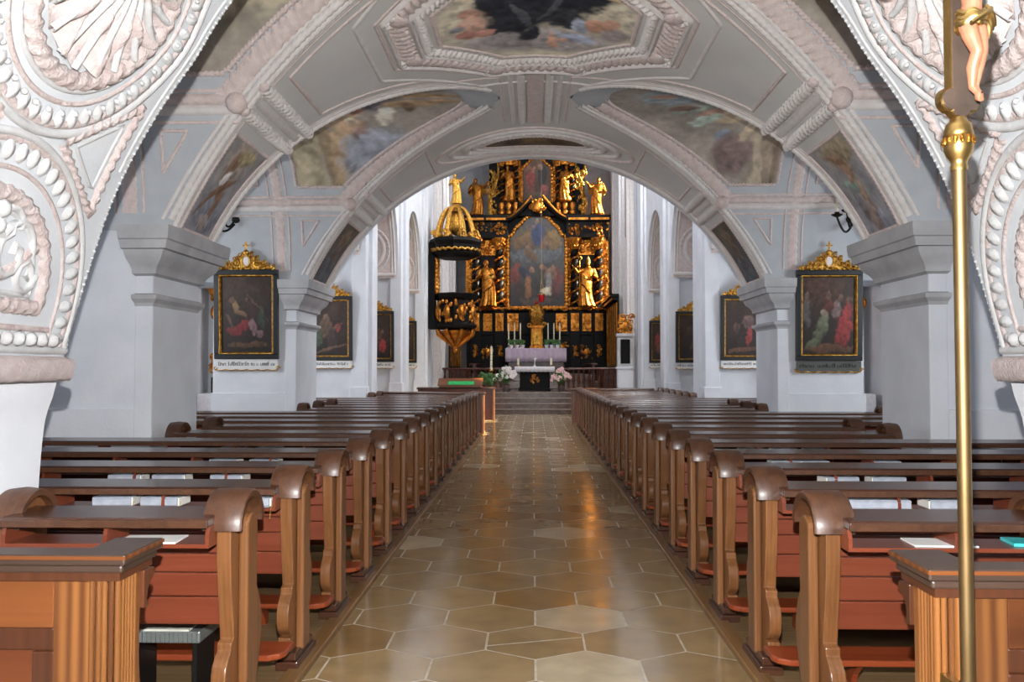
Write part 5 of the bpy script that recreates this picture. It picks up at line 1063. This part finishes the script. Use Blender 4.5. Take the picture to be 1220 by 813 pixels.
tb = empty('tabernacle', (.16, 34.75, TZ)); m = MB(); m.box(-.3, .3, -.2, .25, 0, .10); m.box(-.26, .26, -.17, .22, .1, .85); m.box(-.3, .3, -.2, .25, .85, .95); bevel(m.build('body', GOLD, tb, smooth=False), .015)
m = MB(); th = np.linspace(0, PI, 15); pl = [(-.13, .16), (.13, .16)] + [(.13 * math.cos(a), .55 + .15 * math.sin(a)) for a in th]; m.prism(pl, -.195, -.165, lambda u, v, w: (u, w, v)); m.ball((0, -.19, .5), .05, .02, .17); m.build('door', GOLDP, tb)
m = MB(); 
for s in (-1, 1): m.lathe([(.04, .1), (.03, .15), (.035, .5), (.03, .8), (.05, .85)], (s * .22, -.19, 0), 10); scroll(m, (s * .3, -.1, .98), .12, 1.4, s, .03)
m.build('colonnette_pair', GOLDP, tb); tag(tb, 'gilded tabernacle with round-arched door on the high altar table', 'tabernacle')
mo = empty('throne_canopy', (.16, 34.85, TZ + .96)); m = MB(); m.lathe([(.22, 0), (.26, .1), (.24, .35), (.30, .55), (.2, .8), (.06, .95), (0, .97)], n=20, mod=lambda th, z: 1 + .1 * np.cos(8 * th)); carve(m, -.25, .25, .05, .8, -.24, 24, 71, .06); m.build('carved_canopy', GOLDP, mo); m = MB(); m.ball((0, -.03, .98), .08); m.build('red_jewel', REDG, mo); tag(mo, 'carved throne canopy topped with red above the tabernacle', 'canopy')
for i, px in enumerate((606, 613, 620, 653, 660, 667)):
    x = (px - 635) * 34.75 / 985; c = empty('altar_candlestick', (x, 34.8, TZ)); m = MB(); m.lathe([(0, 0), (.10, 0), (.10, .03), (.04, .06), (.03, .12), (.05, .16), (.025, .2), (.025, .34), (.06, .37), (.06, .39), (0, .39)], n=14); m.build('stand', SILVER, c)
    m = MB(); m.lathe([(0, .39), (.028, .39), (.026, 1.05), (.006, 1.06), (.004, 1.09), (0, 1.09)], n=10); m.build('candle', WAX, c)
    tag(c, 'tall silver altar candlestick, %s %s of the tabernacle' % (('third', 'second', 'first', 'first', 'second', 'third')[i], 'left' if i < 3 else 'right'), 'candlestick', 'candlesticks on the high altar')
for i, px in enumerate((609, 616, 623, 651, 657, 664)):
    x = (px - 635) * 34.4 / 985; c = empty('potted_plant', (x, 34.35, TZ)); m = MB(); m.lathe([(0, 0), (.06, 0), (.085, .14), (.08, .14), (0, .13)], n=14); m.build('pot', LINEN, c); m = MB(); r_ = np.random.default_rng(i)
    for k in range(26): a, q, z = r_.uniform(0, 6.3), r_.uniform(.02, .13), r_.uniform(.15, .34); m.ball((q * math.cos(a), q * math.sin(a), z), .035, .02, .045, 6, 4)
    m.build('foliage', LEAF, c); tag(c, 'small green plant in a white pot, %s %s of the tabernacle' % (('third', 'second', 'first', 'first', 'second', 'third')[i], 'left' if i < 3 else 'right'), 'plant', 'potted plants on the high altar')
lamp = empty('sanctuary_lamp', (.33, 31.8, 4.05)); m = MB(); m.lathe([(0, 0), (.07, .02), (.11, .12), (.12, .3), (.1, .3), (.09, .1), (0, .06)], n=18); m.build('glass', REDG, lamp); m = MB(); m.lathe([(.10, .28), (.14, .3), (.14, .33), (.1, .34)], n=18); m.build('ring', BRASS, lamp); m = MB()
m.tube([(0, 0, .85), (0, 0, 8.15)], .006, 5)
for a in (0, 2.1, 4.2): m.tube([(.12 * math.cos(a), .12 * math.sin(a), .32), (0, 0, .86)], .006, 5)
m.build('chain', BRASS, lamp); tag(lamp, 'red glass lamp hanging on a chain before the main altar painting', 'lamp')

# ================================================================ CHANCEL FURNITURE
va = empty('people_altar', (.06, 30.0, .7)); m = MB(); m.box(-.58, .58, -.3, .3, 0, .10); m.box(-.54, .54, -.26, .26, .1, .80); bevel(m.build('block', BLACK, va, smooth=False), .015); m = MB(); m.box(-.68, .68, -.38, .38, .80, .87); bevel(m.build('slab', BLACK, va, smooth=False), .012)
m = MB(); carve(m, -.12, .12, .3, .6, -.27, 12, 3, .05); m.build('gilt_emblem', GOLD, va); tag(va, 'dark block altar with gilt emblem at the top of the steps', 'altar')
m = MB(); x = np.linspace(-.72, .72, 70); P = np.array([[(xx, y_ - .008 * math.sin(xx * 40) * (z_ < .86), z_ - (.015 * abs(math.sin(xx * 20)) if z_ < .75 else 0)) for xx in x] for y_, z_ in ((.39, .72), (.39, .885), (-.385, .885), (-.395, .86), (-.40, .70))]); m.grid(P); o = m.build('altar_cloth', LINEN, None, loc=(.06, 30.0, .7)); sol = o.modifiers.new('thick', 'SOLIDIFY'); sol.thickness = .006; tag(o, 'white linen cloth over the dark altar at the steps', 'altar cloth')
for s, nm in ((-1, 'left'), (1, 'right')):
    c = empty('altar_candle', (.06 + s * .6, 30.05, 1.59)); m = MB(); m.lathe([(0, 0), (.07, 0), (.07, .015), (.03, .03), (.05, .06), (0, .06)], n=14); m.build('holder', BRASS, c); m = MB(); m.lathe([(0, .06), (.04, .06), (.04, .28), (.006, .285), (.004, .31), (0, .31)], n=14); m.build('candle', WAX, c); tag(c, 'thick cream candle on the %s end of the dark altar at the steps' % nm, 'candle', 'candles on the dark altar')
ac = empty('altar_cross', (.06, 30.1, 1.59)); m = MB(); m.lathe([(0, 0), (.06, 0), (.02, .04), (.012, .06), (0, .06)], n=12); m.box(-.012, .012, -.008, .008, .05, .42); m.box(-.09, .09, -.008, .008, .27, .295); m.build('cross', SILVER, ac); tag(ac, 'small standing cross in the middle of the dark altar at the steps', 'cross')
def bouquet(x, y, z, w, h, mat_, seed, label):
    r = empty('flower_arrangement', (x, y, z)); r_ = np.random.default_rng(seed); m = MB(); m.lathe([(0, 0), (.12, 0), (.14, .1), (.10, .22), (.13, .26), (.11, .26), (0, .2)], n=16); m.build('vase', MARBLE, r)
    g, f, g2 = MB(), MB(), None
    for k in range(70):
        a, e = r_.uniform(0, 2 * PI), r_.uniform(.05, 1); p = np.array([w * e * math.cos(a), .22 * e * math.sin(a) - .02, .28 + h * (1 - e * e * .6) * r_.uniform(.35, 1)])
        g.tube([(0, 0, .22), p * [.5, .5, .8], p], .006, 4)
        if k % 3: 
            for j in range(5): b = 2 * PI * j / 5; f.ball(p + .04 * np.array([math.cos(b), -.3, math.sin(b)]), .034, .02, .034, 6, 5)
            f.ball(p, .022, .03, .022, 6, 5)
        else: g.ball(p, .05, .02, .07, 6, 4)
    g.build('foliage', LEAF, r); f.build('blossom', mat_, r); return tag(r, label, 'flowers', 'flower arrangements at the altar steps')
bouquet(-.95, 29.3, .7, .42, .62, PETAL, 1, 'bright white flower arrangement left of the dark altar'); bouquet(1.0, 29.3, .7, .34, .55, PETALP, 2, 'pinkish flower arrangement right of the dark altar')
r = empty('green_plant', (-1.62, 29.4, .7)); m = MB(); m.lathe([(0, 0), (.13, 0), (.17, .26), (0, .24)], n=16); m.build('pot', MARBLE, r); m = MB(); r_ = np.random.default_rng(8)
for k in range(60): a, q, z = r_.uniform(0, 6.3), r_.uniform(.02, .28), r_.uniform(.26, .62); m.ball((q * math.cos(a), q * math.sin(a), z), .07, .03, .09, 6, 4)
m.build('foliage', LEAF, r); tag(r, 'dark green potted plant beside the paschal candle', 'plant')
pc = empty('paschal_candle', (-1.5, 29.75, .7)); m = MB(); m.lathe([(0, 0), (.16, 0), (.16, .03), (.05, .08), (.04, .3), (.06, .34), (.035, .4), (.035, .66), (.09, .72), (.09, .76), (0, .76)], n=18); m.build('stand', GOLDP, pc); m = MB(); m.lathe([(0, .76), (.045, .76), (.045, 1.6), (.008, 1.61), (.005, 1.65), (0, 1.65)], n=16); m.build('candle', WAX, pc); m = MB()
for z in (.9, 1.1, 1.3): m.lathe([(.046, z), (.05, z + .01), (.046, z + .02)], n=16)
m.build('gilt_band', GOLDP, pc); tag(pc, 'tall cream paschal candle on a gilded stand left of the steps', 'candle')
for s, nm, x0, x1 in ((-1, 'left', -3.38, -.9), (1, 'right', 1.05, 3.42)):
    r = empty('communion_rail', ((x0 + x1) / 2, 30.85, .7)); w = (x1 - x0) / 2; m = MB(); m.box(-w, w, -.11, .11, .76, .84); bevel(m.build('handrail', WOODA, r, smooth=False), .02); m = MB(); m.box(-w, w, -.09, .09, 0, .08); bevel(m.build('base_rail', WOODA, r, smooth=False), .01)
    for xx in np.arange(-w + .08, w, .19): m = MB(); m.lathe([(.045, 0), (.05, .06), (.028, .12), (.06, .26), (.055, .34), (.025, .52), (.045, .62), (.05, .68)], (xx, 0, .08), 12); m.build('baluster', WOODA, r)
    tag(r, 'dark red turned wooden communion rail on the %s side of the chancel' % nm, 'railing', 'communion rails')
for s, nm in ((-1, 'left'), (1, 'right')):
    r = empty('choir_stall', (CX + s * 3.2, 33.2, .7)); fx = lambda a, b: sorted((-s * a, -s * b))
    m = MB(); a, b = fx(.0, .06); m.box(a, b, -2.1, 2.1, 0, 3.5); bevel(m.build('back_panelling', BLACK, r, smooth=False), .01)
    m = MB(); a, b = fx(0, .34); m.box(a, b, -2.15, 2.15, 3.5, 3.62); a, b = fx(0, .26); m.box(a, b, -2.12, 2.12, 3.38, 3.5); bevel(m.build('cornice', BLACK, r, smooth=False), .015)
    m = MB(); a, b = fx(.06, .5); m.box(a, b, -2.0, 2.0, .40, .46); m.build('seat', WOODA, r, smooth=False)
    m = MB(); a, b = fx(.9, 1.0); m.box(a, b, -2.0, 2.0, 0, .95); a, b = fx(.8, 1.05); m.box(a, b, -2.05, 2.05, .95, 1.0); bevel(m.build('desk_front', WOODA, r, smooth=False), .01)
    for k, y in enumerate(np.linspace(-2.0, 2.0, 6)):
        m = MB(); a, b = fx(.06, .085); m.box(a, b, y - .03, y + .03, .9, 3.3); m.build('gilt_strip', GOLD, r, smooth=False); m = MB(); a, b = fx(.0, .55); m.box(a, b, y - .04, y + .04, 0, .85); bevel(m.build('arm_divider', WOODA, r, smooth=False), .02)
    tag(r, 'black choir stall with gilt strips along the %s chancel wall' % nm, 'choir stall', 'choir stalls')
# ---- side altar on the right before the chancel
r = empty('side_altar', (3.12, 28.15, .53)); m = MB(); m.box(-.26, .26, -.2, .2, 0, .97); m.box(-.3, .3, -.24, .22, .97, 1.05); bevel(m.build('white_base', PLASTER, r, smooth=False), .01); m = MB(); m.box(-.26, .26, -.1, .2, 1.05, 2.07); m.box(-.3, .3, -.16, .2, 2.07, 2.17); bevel(m.build('niche', PIERGR, r, smooth=False), .01)
m = MB(); carve(m, -.24, .24, 2.17, 2.77, -.05, 30, 91, .09); m.ball((0, -.03, 2.42), .14, .1, .2); m.build('carved_top', GOLD, r); m = MB(); m.box(-.16, .16, -.13, -.1, 1.15, 1.97); m.build('dark_panel', BLACK, r, smooth=False); tag(r, 'small side altar with carved gilt top right of the chancel steps', 'altar')
# ---- pulpit
pu = empty('pulpit', (-2.52, 26.85, 0)); oct8 = lambda pr, mb: mb.lathe(pr, (0, 0, 0), 8)
m = MB(); oct8([(.0, 2.75), (.55, 2.78), (.68, 2.84), (.70, 2.92), (.62, 2.98), (.60, 3.72), (.70, 3.8), (.74, 3.92), (.66, 3.95), (.55, 3.95), (.55, 2.9), (0, 2.9)], m); bevel(m.build('body', BLACK, pu, smooth=False), .01)
m = MB(); oct8([(.0, 2.12), (.08, 2.16), (.12, 2.24), (.2, 2.4), (.42, 2.55), (.56, 2.74), (0, 2.76)], m); 
for k in range(8): a = PI / 8 + k * PI / 4; P = [(.12 * math.cos(a), .12 * math.sin(a), 2.25), (.3 * math.cos(a), .3 * math.sin(a), 2.42), (.58 * math.cos(a), .58 * math.sin(a), 2.62), (.64 * math.cos(a), .64 * math.sin(a), 2.78)]; m.tube(P, [.05, .08, .08, .05], 7)
m.ball((0, 0, 2.1), .09); m.build('gilt_bowl', GOLD, pu)
for k in range(8):
    a = PI / 8 + k * PI / 4; c, s_ = math.cos(a), math.sin(a); m = MB(); cr_ = np.random.default_rng(k)
    m.ball((.585 * c, .585 * s_, 3.32), .12, .12, .26)
    for j in range(12): v, w_ = cr_.uniform(-.18, .18), cr_.uniform(3.02, 3.68); m.ball((.57 * c - v * s_, .57 * s_ + v * c, w_), .06, .06, .08, 7, 5)
    m.build('gilt_relief', GOLD, pu)
m = MB(); oct8([(0, 5.1), (.55, 5.1), (.75, 5.16), (.82, 5.24), (.78, 5.3), (.80, 5.5), (.86, 5.62), (.84, 5.72), (0, 5.74)], m); bevel(m.build('sounding_board', BLACK, pu, smooth=False), .01)
m = MB(); th = np.linspace(0, 2 * PI, 120); m.tube(np.stack([(.80 * np.cos(th)), .80 * np.sin(th), 5.34 + .03 * np.sin(th * 24)], 1), .04, 7, False)
for k in range(8):
    a = k * PI / 4 + PI / 8; c, s_ = math.cos(a), math.sin(a); t = np.linspace(0, 1, 14); q = .64 - .50 * t ** 1.3; zt = 5.74 + 1.05 * t + .25 * np.sin(t * PI); m.tube(np.stack([q * c, q * s_, zt], 1), .085 - .04 * t, 7); scroll(m, ((.68 * c), .68 * s_, 5.86), .13, 1.3, 1, .05, d=(c, s_, 0)); m.ball((.55 * c, .55 * s_, 5.84), .12)
m.ball((0, 0, 6.25), .26, .26, .4); m.lathe([(.0, 6.62), (.22, 6.64), (.26, 6.75), (.16, 6.86), (0, 6.88)], n=18, mod=lambda th, z: 1 + .12 * np.cos(6 * th)); m.build('gilt_crown', GOLDP, pu)
m = MB(); m.box(-.86, -.66, -.3, .3, 2.8, 5.2); m.box(-.86, -.5, -.25, .25, 2.8, 3.1); m.box(-.86, -.3, -.2, .2, 5.14, 5.6); bevel(m.build('back_panel', BLACK, pu, smooth=False), .01); m = MB()
for z in np.linspace(4.0, 5.05, 9): m.ball((-.6, -.24, z), .07, .07, .09); m.ball((-.6, .2, z), .07, .07, .09)
m.build('gilt_carving', GOLD, pu); tag(pu, 'black and gold octagonal pulpit with crowned sounding board on the left pillar', 'pulpit')
st = empty('pulpit_statue', (-2.52, 26.85, 6.90)); bake(robed(1.0, 1, 1, False, 9).build('figure', GOLDP, st), .012, 3); tag(st, 'small gilded figure standing on top of the pulpit crown', 'statue')
# ---- reading desk on the left front
rd = empty('reading_desk', (-2.08, 23.68, .99)); m = MB(); m.prism([(-.20, .03), (-.20, .05), (.16, .25), (.16, .23)], -.64, .64, lambda u, v, w: (w, u, v)); bevel(m.build('sloping_top', W_PINEH, rd, smooth=False), .006); m = MB(); m.prism([(-.19, 0), (-.19, .035), (.15, .225), (.15, 0)], -.6, .6, lambda u, v, w: (w, u, v)); m.build('box', W_PINEH, rd, smooth=False); tag(rd, 'light wooden sloping reading desk on the left front near the steps', 'reading desk')
m = MB(); m.prism([(-.185, .064), (-.185, .072), (-.02, .166), (-.02, .158)], -.34, .40, lambda u, v, w: (w, u, v)); o = m.build('green_cloth', GREENC, None, smooth=False, loc=(-2.08, 23.68, .99)); tag(o, 'bright green cloth lying on the reading desk', 'cloth')
# ---- gilded side altars in the aisles, seen between the pillars
for s, nm in ((-1, 'left'), (1, 'right')):
    r = empty('aisle_altar', (s * 5.75, 16.75, 0)); m = MB(); m.box(-.85, .85, -.45, .3, 0, 1.0); bevel(m.build('altar_block', WOODA, r, smooth=False), .02)
    m = MB(); m.box(-.9, .9, -.5, .32, 1.0, 1.03); m.box(-.9, .9, -.51, -.49, .62, 1.03); m.build('white_cloth', LINEN, r, smooth=False)
    m = MB(); m.box(-.85, .85, .05, .3, 1.03, 1.35); m.box(-.7, .7, .1, .3, 1.35, 3.3); m.box(-.85, .85, 0, .3, 3.3, 3.5); bevel(m.build('reredos', BLACK, r, smooth=False), .015)
    m = MB()
    for q in (-1, 1): carve(m, *sorted((q * .5, q * .85)), 1.4, 3.3, .06, 60, 20 + q, .10); m.tube([(q * .62, .03, 1.4), (q * .62, .03, 3.2)], .09, 10); m.build('gilt_column', GOLD, r); m = MB()
    carve(m, -.8, .8, 3.5, 4.1, .1, 40, 25, .11); m.ball((0, .12, 3.8), .5, .05, .3); m.build('gilt_crest', GOLD, r)
    img = oil(300 + s, [(.5, .5, .2, .3, 0, (120, 70, 50)), (.5, .75, .1, .1, 0, (150, 110, 80))]); canvas('canvas', r, img, 30, 50, lambda U, V: ((U * 2 - 1) * .42, 1.5 + V * 1.6), .09, None)
    tag(r, 'gilded side altar glimpsed in the %s aisle behind the pillars' % nm, 'altar', 'gilded side altars in the aisles')
